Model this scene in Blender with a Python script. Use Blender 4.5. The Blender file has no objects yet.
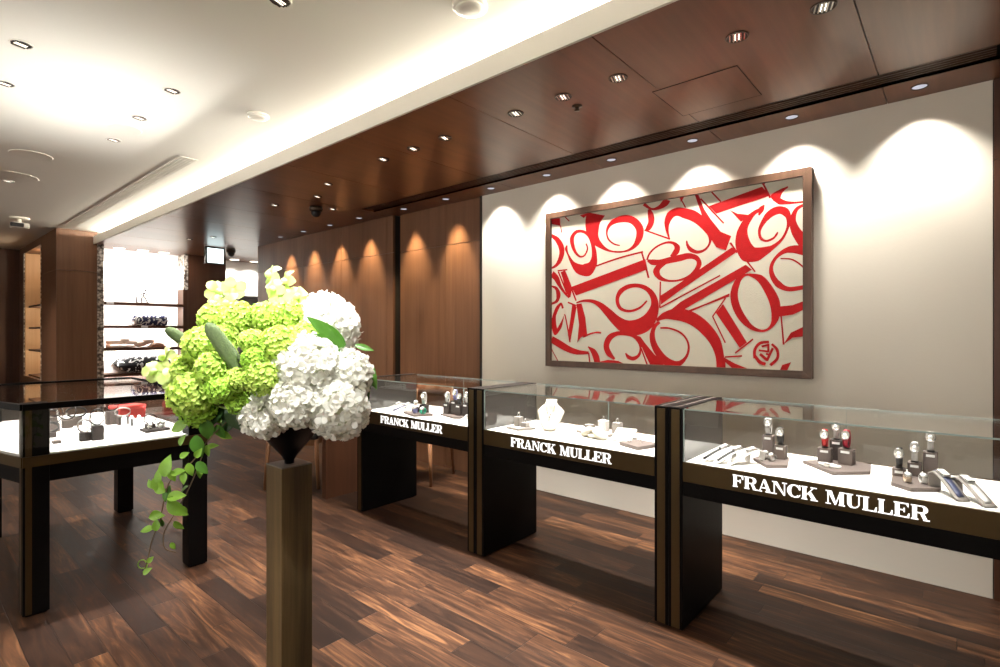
import bpy, bmesh, math, random
from mathutils import Vector, Matrix
random.seed(7)
C = bpy.context.scene.collection
PI = math.pi

# ---------------------------------------------------------------- materials
def new_mat(name):
    m = bpy.data.materials.new(name); m.use_nodes = True
    nt = m.node_tree; nt.nodes.clear()
    out = nt.nodes.new('ShaderNodeOutputMaterial')
    return m, nt, out
def N(nt, t, **kw):
    n = nt.nodes.new(t)
    for k, v in kw.items(): setattr(n, k, v)
    return n
def L(nt, a, b): nt.links.new(a, b)
def mat(name, col, rough=0.5, metal=0.0, bump=0.0, bscale=60, var=0.06, vscale=8, spec=0.5, coat=0.0, trans=0.0):
    """plain surface with a little procedural variation of tone and relief"""
    m, nt, out = new_mat(name)
    p = N(nt, 'ShaderNodeBsdfPrincipled')
    p.inputs['Roughness'].default_value = rough; p.inputs['Metallic'].default_value = metal
    p.inputs['Specular IOR Level'].default_value = spec; p.inputs['Coat Weight'].default_value = coat
    tc = N(nt, 'ShaderNodeTexCoord'); no = N(nt, 'ShaderNodeTexNoise'); no.inputs['Scale'].default_value = vscale
    no.inputs['Detail'].default_value = 4
    L(nt, tc.outputs['Object'], no.inputs['Vector'])
    mx = N(nt, 'ShaderNodeMix', data_type='RGBA')
    mx.inputs['A'].default_value = tuple(c*(1-var) for c in col)+(1,)
    mx.inputs['B'].default_value = tuple(min(1, c*(1+var)) for c in col)+(1,)
    L(nt, no.outputs['Fac'], mx.inputs['Factor']); L(nt, mx.outputs['Result'], p.inputs['Base Color'])
    if bump:
        n2 = N(nt, 'ShaderNodeTexNoise'); n2.inputs['Scale'].default_value = bscale
        L(nt, tc.outputs['Object'], n2.inputs['Vector'])
        b = N(nt, 'ShaderNodeBump'); b.inputs['Strength'].default_value = bump; b.inputs['Distance'].default_value = 0.01
        L(nt, n2.outputs['Fac'], b.inputs['Height']); L(nt, b.outputs['Normal'], p.inputs['Normal'])
    if trans:
        t = N(nt, 'ShaderNodeBsdfTranslucent'); L(nt, mx.outputs['Result'], t.inputs['Color'])
        ms = N(nt, 'ShaderNodeMixShader'); ms.inputs[0].default_value = trans
        L(nt, p.outputs[0], ms.inputs[1]); L(nt, t.outputs[0], ms.inputs[2]); L(nt, ms.outputs[0], out.inputs[0])
    else:
        L(nt, p.outputs[0], out.inputs[0])
    return m
def emit(name, col, strength):
    m, nt, out = new_mat(name)
    e = N(nt, 'ShaderNodeEmission'); e.inputs[0].default_value = tuple(col)+(1,); e.inputs[1].default_value = strength
    L(nt, e.outputs[0], out.inputs[0]); return m
def veneer(name, dark, light, axis='Z', rough=0.4, scale=1.0, coat=0.0):
    m, nt, out = new_mat(name)
    p = N(nt, 'ShaderNodeBsdfPrincipled'); p.inputs['Roughness'].default_value = rough; p.inputs['Coat Weight'].default_value = coat; p.inputs['Specular IOR Level'].default_value = 0.35
    p.inputs['Coat Roughness'].default_value = 0.25
    tc = N(nt, 'ShaderNodeTexCoord'); mp = N(nt, 'ShaderNodeMapping')
    s = {'X': (1.2, 30, 30), 'Y': (30, 1.2, 30), 'Z': (30, 30, 1.2)}[axis]
    mp.inputs['Scale'].default_value = tuple(v*scale for v in s)
    L(nt, tc.outputs['Object'], mp.inputs[0])
    a = N(nt, 'ShaderNodeTexNoise'); a.inputs['Scale'].default_value = 1.0; a.inputs['Detail'].default_value = 8; a.inputs['Roughness'].default_value = 0.65
    L(nt, mp.outputs[0], a.inputs['Vector'])
    b = N(nt, 'ShaderNodeTexNoise'); b.inputs['Scale'].default_value = 0.18; b.inputs['Detail'].default_value = 3
    L(nt, mp.outputs[0], b.inputs['Vector'])
    add = N(nt, 'ShaderNodeMath', operation='ADD'); L(nt, a.outputs['Fac'], add.inputs[0]); L(nt, b.outputs['Fac'], add.inputs[1])
    r = N(nt, 'ShaderNodeMapRange'); r.inputs[1].default_value = 0.7; r.inputs[2].default_value = 1.3
    L(nt, add.outputs[0], r.inputs[0])
    mx = N(nt, 'ShaderNodeMix', data_type='RGBA'); mx.inputs['A'].default_value = tuple(dark)+(1,); mx.inputs['B'].default_value = tuple(light)+(1,)
    L(nt, r.outputs[0], mx.inputs['Factor']); L(nt, mx.outputs['Result'], p.inputs['Base Color']); L(nt, p.outputs[0], out.inputs[0])
    return m
def floor_mat():
    m, nt, out = new_mat('walnut_planks')
    p = N(nt, 'ShaderNodeBsdfPrincipled'); p.inputs['Specular IOR Level'].default_value = 0.2
    tc = N(nt, 'ShaderNodeTexCoord'); sp = N(nt, 'ShaderNodeSeparateXYZ'); L(nt, tc.outputs['Object'], sp.inputs[0])
    def M(op, a, b=None):
        n = N(nt, 'ShaderNodeMath', operation=op)
        for i, v in enumerate((a, b)):
            if v is None: continue
            if isinstance(v, (int, float)): n.inputs[i].default_value = v
            else: L(nt, v, n.inputs[i])
        return n.outputs[0]
    v = M('DIVIDE', M('SUBTRACT', sp.outputs[1], 0.034), 0.118)
    row = M('FLOOR', v); fv = M('FRACT', v)
    wn = N(nt, 'ShaderNodeTexWhiteNoise', noise_dimensions='1D'); L(nt, row, wn.inputs['W'])
    wn2 = N(nt, 'ShaderNodeTexWhiteNoise', noise_dimensions='1D'); L(nt, M('ADD', row, 57.3), wn2.inputs['W'])
    ln = M('ADD', M('MULTIPLY', wn2.outputs['Value'], 0.35), 0.6)
    u = M('DIVIDE', M('ADD', sp.outputs[0], M('MULTIPLY', wn.outputs['Value'], 3.0)), ln)
    col = M('FLOOR', u); fu = M('FRACT', u)
    cv = N(nt, 'ShaderNodeCombineXYZ'); L(nt, row, cv.inputs[0]); L(nt, col, cv.inputs[1])
    pr = N(nt, 'ShaderNodeTexWhiteNoise', noise_dimensions='2D'); L(nt, cv.outputs[0], pr.inputs['Vector'])
    # grain: stretched noise shifted per plank
    gx = M('ADD', M('MULTIPLY', sp.outputs[0], 1.6), M('MULTIPLY', pr.outputs['Value'], 40))
    gy = M('ADD', M('MULTIPLY', sp.outputs[1], 17), M('MULTIPLY', pr.outputs['Value'], 90))
    gv = N(nt, 'ShaderNodeCombineXYZ'); L(nt, gx, gv.inputs[0]); L(nt, gy, gv.inputs[1])
    g = N(nt, 'ShaderNodeTexNoise'); g.inputs['Scale'].default_value = 1.5; g.inputs['Detail'].default_value = 9; g.inputs['Roughness'].default_value = 0.62; g.inputs['Distortion'].default_value = 1.2
    L(nt, gv.outputs[0], g.inputs['Vector'])
    tone = M('ADD', M('MULTIPLY', pr.outputs['Value'], 0.45), M('MULTIPLY', M('SUBTRACT', g.outputs['Fac'], 0.30), 1.5))
    cr = N(nt, 'ShaderNodeValToRGB'); L(nt, tone, cr.inputs[0])
    e = cr.color_ramp.elements
    e[0].position = 0.05; e[0].color = (0.009, 0.0045, 0.003, 1)
    e[1].position = 1.0; e[1].color = (0.19, 0.088, 0.038, 1)
    for pos, c in ((0.35, (0.017, 0.0075, 0.0043)), (0.6, (0.038, 0.0165, 0.0085)), (0.8, (0.085, 0.037, 0.0175))):
        k = e.new(pos); k.color = c+(1,)
    # seams
    sv = M('MINIMUM', fv, M('SUBTRACT', 1, fv)); su = M('MULTIPLY', M('MINIMUM', fu, M('SUBTRACT', 1, fu)), ln)
    seam = M('MINIMUM', M('MULTIPLY', sv, 0.118), su)
    sm = N(nt, 'ShaderNodeMapRange'); sm.inputs[1].default_value = 0.0005; sm.inputs[2].default_value = 0.0022; L(nt, seam, sm.inputs[0])
    mx = N(nt, 'ShaderNodeMix', data_type='RGBA'); mx.inputs['A'].default_value = (0.012, 0.007, 0.005, 1)
    L(nt, sm.outputs[0], mx.inputs['Factor']); L(nt, cr.outputs[0], mx.inputs['B'])
    L(nt, mx.outputs['Result'], p.inputs['Base Color'])
    rr = N(nt, 'ShaderNodeMapRange'); rr.inputs[3].default_value = 0.38; rr.inputs[4].default_value = 0.58; L(nt, g.outputs['Fac'], rr.inputs[0]); L(nt, rr.outputs[0], p.inputs['Roughness'])
    b = N(nt, 'ShaderNodeBump'); b.inputs['Strength'].default_value = 0.35; b.inputs['Distance'].default_value = 0.002
    L(nt, sm.outputs[0], b.inputs['Height']); L(nt, b.outputs['Normal'], p.inputs['Normal'])
    L(nt, p.outputs[0], out.inputs[0]); return m
def glass_mat(name='clear_glass', base=0.035, tint=(0.985, 0.99, 0.985)):
    m, nt, out = new_mat(name)
    lw = N(nt, 'ShaderNodeLayerWeight'); lw.inputs[0].default_value = 0.5
    pw = N(nt, 'ShaderNodeMath', operation='POWER'); pw.inputs[1].default_value = 5; L(nt, lw.outputs['Facing'], pw.inputs[0])
    ml = N(nt, 'ShaderNodeMath', operation='MULTIPLY_ADD'); ml.inputs[1].default_value = 0.85; ml.inputs[2].default_value = base; L(nt, pw.outputs[0], ml.inputs[0])
    t = N(nt, 'ShaderNodeBsdfTransparent'); t.inputs[0].default_value = tint+(1,)
    g = N(nt, 'ShaderNodeBsdfGlossy'); g.inputs['Roughness'].default_value = 0.0; g.inputs[0].default_value = (1, 1, 1, 1)
    ms = N(nt, 'ShaderNodeMixShader'); L(nt, ml.outputs[0], ms.inputs[0]); L(nt, t.outputs[0], ms.inputs[1]); L(nt, g.outputs[0], ms.inputs[2])
    L(nt, ms.outputs[0], out.inputs[0]); return m
def mosaic_mat():
    m, nt, out = new_mat('pearl_mosaic')
    p = N(nt, 'ShaderNodeBsdfPrincipled'); p.inputs['Roughness'].default_value = 0.3
    tc = N(nt, 'ShaderNodeTexCoord'); v = N(nt, 'ShaderNodeTexVoronoi'); v.inputs['Scale'].default_value = 28
    L(nt, tc.outputs['Object'], v.inputs['Vector'])
    cr = N(nt, 'ShaderNodeValToRGB'); L(nt, v.outputs['Distance'], cr.inputs[0])
    cr.color_ramp.elements[0].color = (0.8, 0.72, 0.62, 1); cr.color_ramp.elements[1].color = (0.06, 0.04, 0.03, 1); cr.color_ramp.elements[1].position = 0.75
    L(nt, cr.outputs[0], p.inputs['Base Color']); L(nt, p.outputs[0], out.inputs[0]); return m
def pattern_mat(name, dark, light, scale=14, thr=0.5):
    m, nt, out = new_mat(name)
    p = N(nt, 'ShaderNodeBsdfPrincipled'); p.inputs['Roughness'].default_value = 0.8
    tc = N(nt, 'ShaderNodeTexCoord'); w = N(nt, 'ShaderNodeTexNoise'); w.inputs['Scale'].default_value = scale
    w.inputs['Distortion'].default_value = 3.5; w.inputs['Detail'].default_value = 0.5
    L(nt, tc.outputs['Object'], w.inputs['Vector'])
    cr = N(nt, 'ShaderNodeValToRGB'); cr.color_ramp.interpolation = 'CONSTANT'; L(nt, w.outputs['Fac'], cr.inputs[0])
    cr.color_ramp.elements[0].color = dark+(1,); cr.color_ramp.elements[1].position = thr; cr.color_ramp.elements[1].color = light+(1,)
    L(nt, cr.outputs[0], p.inputs['Base Color']); L(nt, p.outputs[0], out.inputs[0]); return m

M_FLOOR = floor_mat()
M_PLASTER = mat('warm_white_plaster', (0.70, 0.655, 0.575), 0.85, bump=0.05, var=0.02, vscale=2)
M_CEIL = mat('ceiling_paint', (0.80, 0.765, 0.69), 0.9, var=0.01, vscale=2)
M_WHITEWALL = mat('bright_white_wall', (0.85, 0.84, 0.81), 0.7, var=0.01)
M_VEN_CEIL = veneer('ceiling_veneer', (0.100, 0.034, 0.014), (0.165, 0.060, 0.026), 'Y', 0.30, 0.8, coat=0.2)
M_VEN_WALL = veneer('wall_veneer', (0.120, 0.054, 0.028), (0.195, 0.094, 0.050), 'Z', 0.42)
M_VEN_DARK = veneer('dark_veneer', (0.048, 0.018, 0.009), (0.085, 0.034, 0.017), 'Z', 0.4)
M_CHAIRWOOD = veneer('chair_wood', (0.16, 0.07, 0.03), (0.26, 0.12, 0.055), 'Z', 0.4, 2)
M_GAP = mat('shadow_gap', (0.012, 0.008, 0.006), 0.9)
M_BLACK = mat('black_lacquer', (0.0035, 0.003, 0.003), 0.4, var=0.1, spec=0.07)
M_ENDIN = mat('smoked_end_glass', (0.05, 0.045, 0.042), 0.08, var=0.05, spec=0.9)
M_BRONZE = mat('brushed_bronze', (0.085, 0.055, 0.023), 0.36, metal=0.85, var=0.12, vscale=3)
M_DECK = mat('white_display_deck', (0.92, 0.91, 0.88), 0.75, var=0.01)
M_GLASS = glass_mat()
M_EDGE = mat('glass_edge', (0.34, 0.44, 0.43), 0.2, var=0.1)
M_LETTER = emit('backlit_letter', (1.0, 0.97, 0.93), 1.6)
M_FRAME = veneer('frame_walnut', (0.055, 0.028, 0.016), (0.10, 0.052, 0.032), 'Z', 0.38)
M_CANVAS = mat('cream_canvas', (0.68, 0.64, 0.53), 0.8, bump=0.25, bscale=260, var=0.03, vscale=20)
M_RED = mat('red_paint', (0.42, 0.007, 0.009), 0.6, bump=0.3, bscale=200, var=0.16, vscale=30, spec=0.15)
M_PED = veneer('tarnished_brass', (0.022, 0.014, 0.006), (0.125, 0.082, 0.036), 'Z', 0.42, 1.4)
M_PEDTOP = mat('pedestal_top_grey', (0.12, 0.11, 0.105), 0.35)
M_VASE = mat('black_ceramic', (0.003, 0.0025, 0.003), 0.3, spec=0.12)
M_WPET = mat('white_petal', (0.94, 0.94, 0.88), 0.6, var=0.04, vscale=60, trans=0.3)
M_GPET = mat('lime_petal', (0.66, 0.86, 0.20), 0.6, var=0.22, vscale=45, trans=0.3)
M_GPET2 = mat('green_petal', (0.50, 0.76, 0.11), 0.6, var=0.25, vscale=45, trans=0.3)
M_OPET = mat('pale_lime_petal', (0.72, 0.88, 0.32), 0.55, var=0.12, vscale=40, trans=0.3)
M_CORE = mat('bloom_core', (0.22, 0.38, 0.05), 0.8)
M_WCORE = mat('white_bloom_core', (0.55, 0.58, 0.42), 0.8)
M_LEAF = mat('glossy_leaf', (0.07, 0.20, 0.022), 0.35, var=0.25, vscale=20, trans=0.2)
M_DLEAF = mat('dark_leaf', (0.018, 0.05, 0.012), 0.4, var=0.3, vscale=20)
M_VLEAF = mat('vine_leaf', (0.24, 0.46, 0.05), 0.4, var=0.3, vscale=30, trans=0.3)
M_STEM = mat('green_stem', (0.12, 0.17, 0.04), 0.6)
M_VSTEM = mat('brown_vine_stem', (0.13, 0.085, 0.045), 0.7)
M_SPIKE = mat('grey_green_spike', (0.14, 0.20, 0.08), 0.85, bump=0.9, bscale=350, var=0.3, vscale=120)
M_CHROME = mat('chrome', (0.75, 0.74, 0.72), 0.18, metal=1.0)
M_DARKMETAL = mat('dark_metal', (0.03, 0.025, 0.022), 0.4, metal=0.6)
M_RING_BR = mat('bronze_trim_ring', (0.06, 0.035, 0.022), 0.4, metal=0.5)
M_RING_WH = mat('white_trim_ring', (0.78, 0.74, 0.66), 0.5)
M_LENS = emit('lit_lens', (0.85, 0.85, 0.95), 0.6)
M_WARM = emit('warm_lamp', (1.0, 0.9, 0.75), 3.0)
M_LED = emit('cove_led', (1.0, 0.93, 0.76), 6.0)
M_EXIT = emit('lit_sign_panel', (0.85, 1.0, 1.0), 2.2)
M_FILLPANEL = emit('fill_glow_panel', (1.0, 0.95, 0.88), 4.0)
M_STAND = mat('taupe_stand', (0.135, 0.105, 0.095), 0.7, var=0.1, bump=0.2, bscale=300)
M_DSTAND = mat('dark_brown_stand', (0.035, 0.024, 0.021), 0.6)
M_GSTAND = mat('grey_stand', (0.33, 0.30, 0.28), 0.7)
M_CREAM = mat('cream_suede', (0.80, 0.74, 0.63), 0.85, bump=0.3, bscale=120)
M_WHITE = mat('white_leatherette', (0.88, 0.86, 0.83), 0.5)
M_STEEL = mat('watch_steel', (0.82, 0.81, 0.79), 0.2, metal=0.9)
M_GOLD = mat('rose_gold', (0.75, 0.48, 0.33), 0.25, metal=0.9)
M_DIAL = mat('white_dial', (0.92, 0.92, 0.92), 0.25)
M_STRAP_K = mat('black_strap', (0.015, 0.013, 0.013), 0.5)
M_STRAP_R = mat('red_strap', (0.50, 0.02, 0.02), 0.5)
M_STRAP_D = mat('crimson_strap', (0.36, 0.01, 0.03), 0.5)
M_STRAP_W = mat('white_strap', (0.85, 0.84, 0.82), 0.5)
M_STRAP_N = mat('navy_strap', (0.05, 0.06, 0.13), 0.5)
M_STRAP_B = mat('lilac_strap', (0.30, 0.30, 0.62), 0.5)
M_STRAP_G = mat('green_strap', (0.03, 0.40, 0.25), 0.5)
M_STRAP_P = mat('grey_strap', (0.30, 0.28, 0.27), 0.5)
M_STRAP_BR = mat('beige_strap', (0.70, 0.56, 0.42), 0.5)
M_REDBOX = mat('red_box_leather', (0.62, 0.06, 0.05), 0.5)
M_TAG = mat('white_tag', (0.9, 0.9, 0.9), 0.5)
M_SEAT = mat('black_seat_leather', (0.012, 0.011, 0.012), 0.4)
M_NAVYPAT = pattern_mat('navy_white_print', (0.012, 0.014, 0.06), (0.85, 0.83, 0.80), 9, 0.53)
M_BLACKPAT = pattern_mat('black_white_print', (0.01, 0.01, 0.012), (0.85, 0.84, 0.82), 6, 0.58)
M_PINK = mat('blush_fabric', (0.82, 0.68, 0.60), 0.85, bump=0.4, bscale=25)
M_TAN = mat('tan_leather', (0.33, 0.16, 0.08), 0.5)
M_BEIGEWOOD = veneer('niche_light_wood', (0.50, 0.32, 0.17), (0.62, 0.42, 0.25), 'Z', 0.5)
M_MOSAIC = mosaic_mat()
M_GREYPANEL = mat('grey_laminate', (0.16, 0.14, 0.13), 0.4)

# ---------------------------------------------------------------- mesh builder
class MB:
    def __init__(s): s.v = []; s.f = []; s.sm = []; s.mi = []; s.cm = 0
    def add(s, vs, fs, smooth=False, mi=None):
        o = len(s.v); s.v += [tuple(v) for v in vs]
        for f in fs: s.f.append([i+o for i in f]); s.sm.append(smooth); s.mi.append(s.cm if mi is None else mi)
        return s
    def box(s, x0, x1, y0, y1, z0, z1, M=None, bev=0.0, mi=None):
        if bev > 0:
            b = min(bev, (x1-x0)*.45, (y1-y0)*.45, (z1-z0)*.45)
            bm = bmesh.new(); bmesh.ops.create_cube(bm, size=1)
            for v in bm.verts: v.co = Vector(((v.co.x+.5)*(x1-x0)+x0, (v.co.y+.5)*(y1-y0)+y0, (v.co.z+.5)*(z1-z0)+z0))
            bmesh.ops.bevel(bm, geom=list(bm.edges), offset=b, segments=2, affect='EDGES', profile=0.5)
            bm.verts.ensure_lookup_table()
            vs = [v.co.copy() for v in bm.verts]; fs = [[v.index for v in f.verts] for f in bm.faces]; bm.free()
            if M: vs = [M @ v for v in vs]
            return s.add(vs, fs, False, mi)
        vs = [Vector((x, y, z)) for z in (z0, z1) for x, y in ((x0, y0), (x1, y0), (x1, y1), (x0, y1))]
        if M: vs = [M @ v for v in vs]
        return s.add(vs, [(3,2,1,0), (4,5,6,7), (0,1,5,4), (1,2,6,5), (2,3,7,6), (3,0,4,7)], False, mi)
    def prism(s, poly, z0, z1, M=None, mi=None):
        n = len(poly)
        vs = [Vector((x, y, z0)) for x, y in poly]+[Vector((x, y, z1)) for x, y in poly]
        if M: vs = [M @ v for v in vs]
        area = sum(poly[i][0]*poly[(i+1) % n][1]-poly[(i+1) % n][0]*poly[i][1] for i in range(n))
        fs = [list(range(n))[::-1], [n+i for i in range(n)]]+[[i, (i+1) % n, n+(i+1) % n, n+i] for i in range(n)]
        if area < 0: fs = [f[::-1] for f in fs]
        return s.add(vs, fs, False, mi)
    def lathe(s, prof, n=24, c=(0, 0, 0), M=None, smooth=True, mi=None, caps=True):
        vs = []; fs = []
        for r, z in prof:
            for k in range(n):
                a = 2*PI*k/n; v = Vector((c[0]+r*math.cos(a), c[1]+r*math.sin(a), c[2]+z)); vs.append(M @ v if M else v)
        m = len(prof)
        for j in range(m-1):
            for k in range(n): fs.append([j*n+k, j*n+(k+1) % n, (j+1)*n+(k+1) % n, (j+1)*n+k])
        if caps and prof[0][0] > 1e-6 and prof[1][1] != prof[0][1]: fs.append([k for k in range(n)][::-1])
        if caps and prof[-1][0] > 1e-6: fs.append([(m-1)*n+k for k in range(n)])
        return s.add(vs, fs, smooth, mi)
    def cyl(s, x, y, z0, z1, r, n=20, mi=None, r1=None):
        return s.lathe([(r, z0), (r if r1 is None else r1, z1)], n, (x, y, 0), None, False, mi)
    def tube(s, pts, r, n=8, smooth=True, mi=None, closed=False):
        pts = [Vector(p) for p in pts]; vs = []; fs = []; m = len(pts)
        rr = r if isinstance(r, (list, tuple)) else [r]*m
        up = Vector((0, 0, 1)); prev = None
        for i, p in enumerate(pts):
            if closed: t = pts[(i+1) % m]-pts[i-1]
            else: t = pts[min(i+1, m-1)]-pts[max(i-1, 0)]
            t.normalize()
            a = (prev - t*prev.dot(t)) if prev is not None else t.cross(up if abs(t.z) < .95 else Vector((1, 0, 0)))
            if a.length < 1e-6: a = t.orthogonal()
            a.normalize(); b = t.cross(a); prev = a
            for k in range(n):
                q = 2*PI*k/n; vs.append(p+(a*math.cos(q)+b*math.sin(q))*rr[i])
        for i in range(m if closed else m-1):
            j = (i+1) % m
            for k in range(n): fs.append([i*n+k, i*n+(k+1) % n, j*n+(k+1) % n, j*n+k])
        if not closed: fs.append(list(range(n))[::-1]); fs.append([(m-1)*n+k for k in range(n)])
        return s.add(vs, fs, smooth, mi)
    def band(s, pts, w, th, ax, smooth=True, mi=None, closed=False):
        """flat band: rectangular section (w along ax, th across) swept along pts"""
        pts = [Vector(p) for p in pts]; ax = Vector(ax).normalized(); m = len(pts); vs = []; fs = []
        for i, p in enumerate(pts):
            t = (pts[(i+1) % m]-pts[i-1]) if closed else (pts[min(i+1, m-1)]-pts[max(i-1, 0)])
            t.normalize(); nrm = t.cross(ax).normalized()
            for a, b in ((-1, -1), (1, -1), (1, 1), (-1, 1)): vs.append(p+ax*(a*w/2)+nrm*(b*th/2))
        for i in range(m if closed else m-1):
            j = (i+1) % m
            for k in range(4): fs.append([i*4+k, i*4+(k+1) % 4, j*4+(k+1) % 4, j*4+k])
        if not closed: fs += [[0, 1, 2, 3][::-1], [(m-1)*4+k for k in range(4)]]
        return s.add(vs, fs, smooth, mi)
    def ball(s, c, r, nu=16, nv=10, sc=(1, 1, 1), M=None, mi=None):
        vs = []; fs = []
        for j in range(nv+1):
            t = PI*j/nv
            for k in range(nu):
                a = 2*PI*k/nu
                v = Vector((c[0]+r*sc[0]*math.sin(t)*math.cos(a), c[1]+r*sc[1]*math.sin(t)*math.sin(a), c[2]+r*sc[2]*math.cos(t)))
                vs.append(M @ v if M else v)
        for j in range(nv):
            for k in range(nu): fs.append([j*nu+k, (j+1)*nu+k, (j+1)*nu+(k+1) % nu, j*nu+(k+1) % nu])
        return s.add(vs, fs, True, mi)
    def mesh(s, name, mats):
        me = bpy.data.meshes.new(name); me.from_pydata(s.v, [], s.f)
        for m in (mats if isinstance(mats, (list, tuple)) else [mats]): me.materials.append(m)
        me.polygons.foreach_set('use_smooth', s.sm); me.polygons.foreach_set('material_index', s.mi)
        me.update(); return me
def put(name, mb, mats, parent=None, label=None, loc=None, rotz=None):
    o = bpy.data.objects.new(name, mb.mesh(name, mats) if isinstance(mb, MB) else mb); C.objects.link(o)
    if parent is not None: o.parent = parent
    if loc is not None: o.location = loc
    if rotz is not None: o.rotation_euler = (0, 0, rotz)
    if label: o['label'] = label
    return o
def tag(o, label, cat, group=None):
    o['label'] = label; o['category'] = cat
    if group: o['group'] = group
    return o
def thing(name, label, cat, loc=(0, 0, 0), rotz=0, group=None):
    o = bpy.data.objects.new(name, None); o.empty_display_size = 0.05; C.objects.link(o)
    o.location = loc; o.rotation_euler = (0, 0, rotz)
    return tag(o, label, cat, group)
def struct(name, mb, mats, label=None):
    o = put(name, mb, mats); o['kind'] = 'structure'
    if label: o['label'] = label
    return o
def light(name, kind, loc, energy, col=(1, 1, 1), aim=None, parent=None, **kw):
    d = bpy.data.lights.new(name, kind); d.energy = energy; d.color = col
    for k, v in kw.items(): setattr(d, k, v)
    o = bpy.data.objects.new(name, d); C.objects.link(o); o.location = loc
    if aim is not None:
        o.rotation_euler = (Vector(aim)-Vector(loc)).to_track_quat('-Z', 'Y').to_euler()
    if parent is not None: o.parent = parent
    return o
ORD = ['first', 'second', 'third', 'fourth', 'fifth', 'sixth', 'seventh', 'eighth', 'ninth', 'tenth', 'eleventh', 'twelfth']
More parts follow.
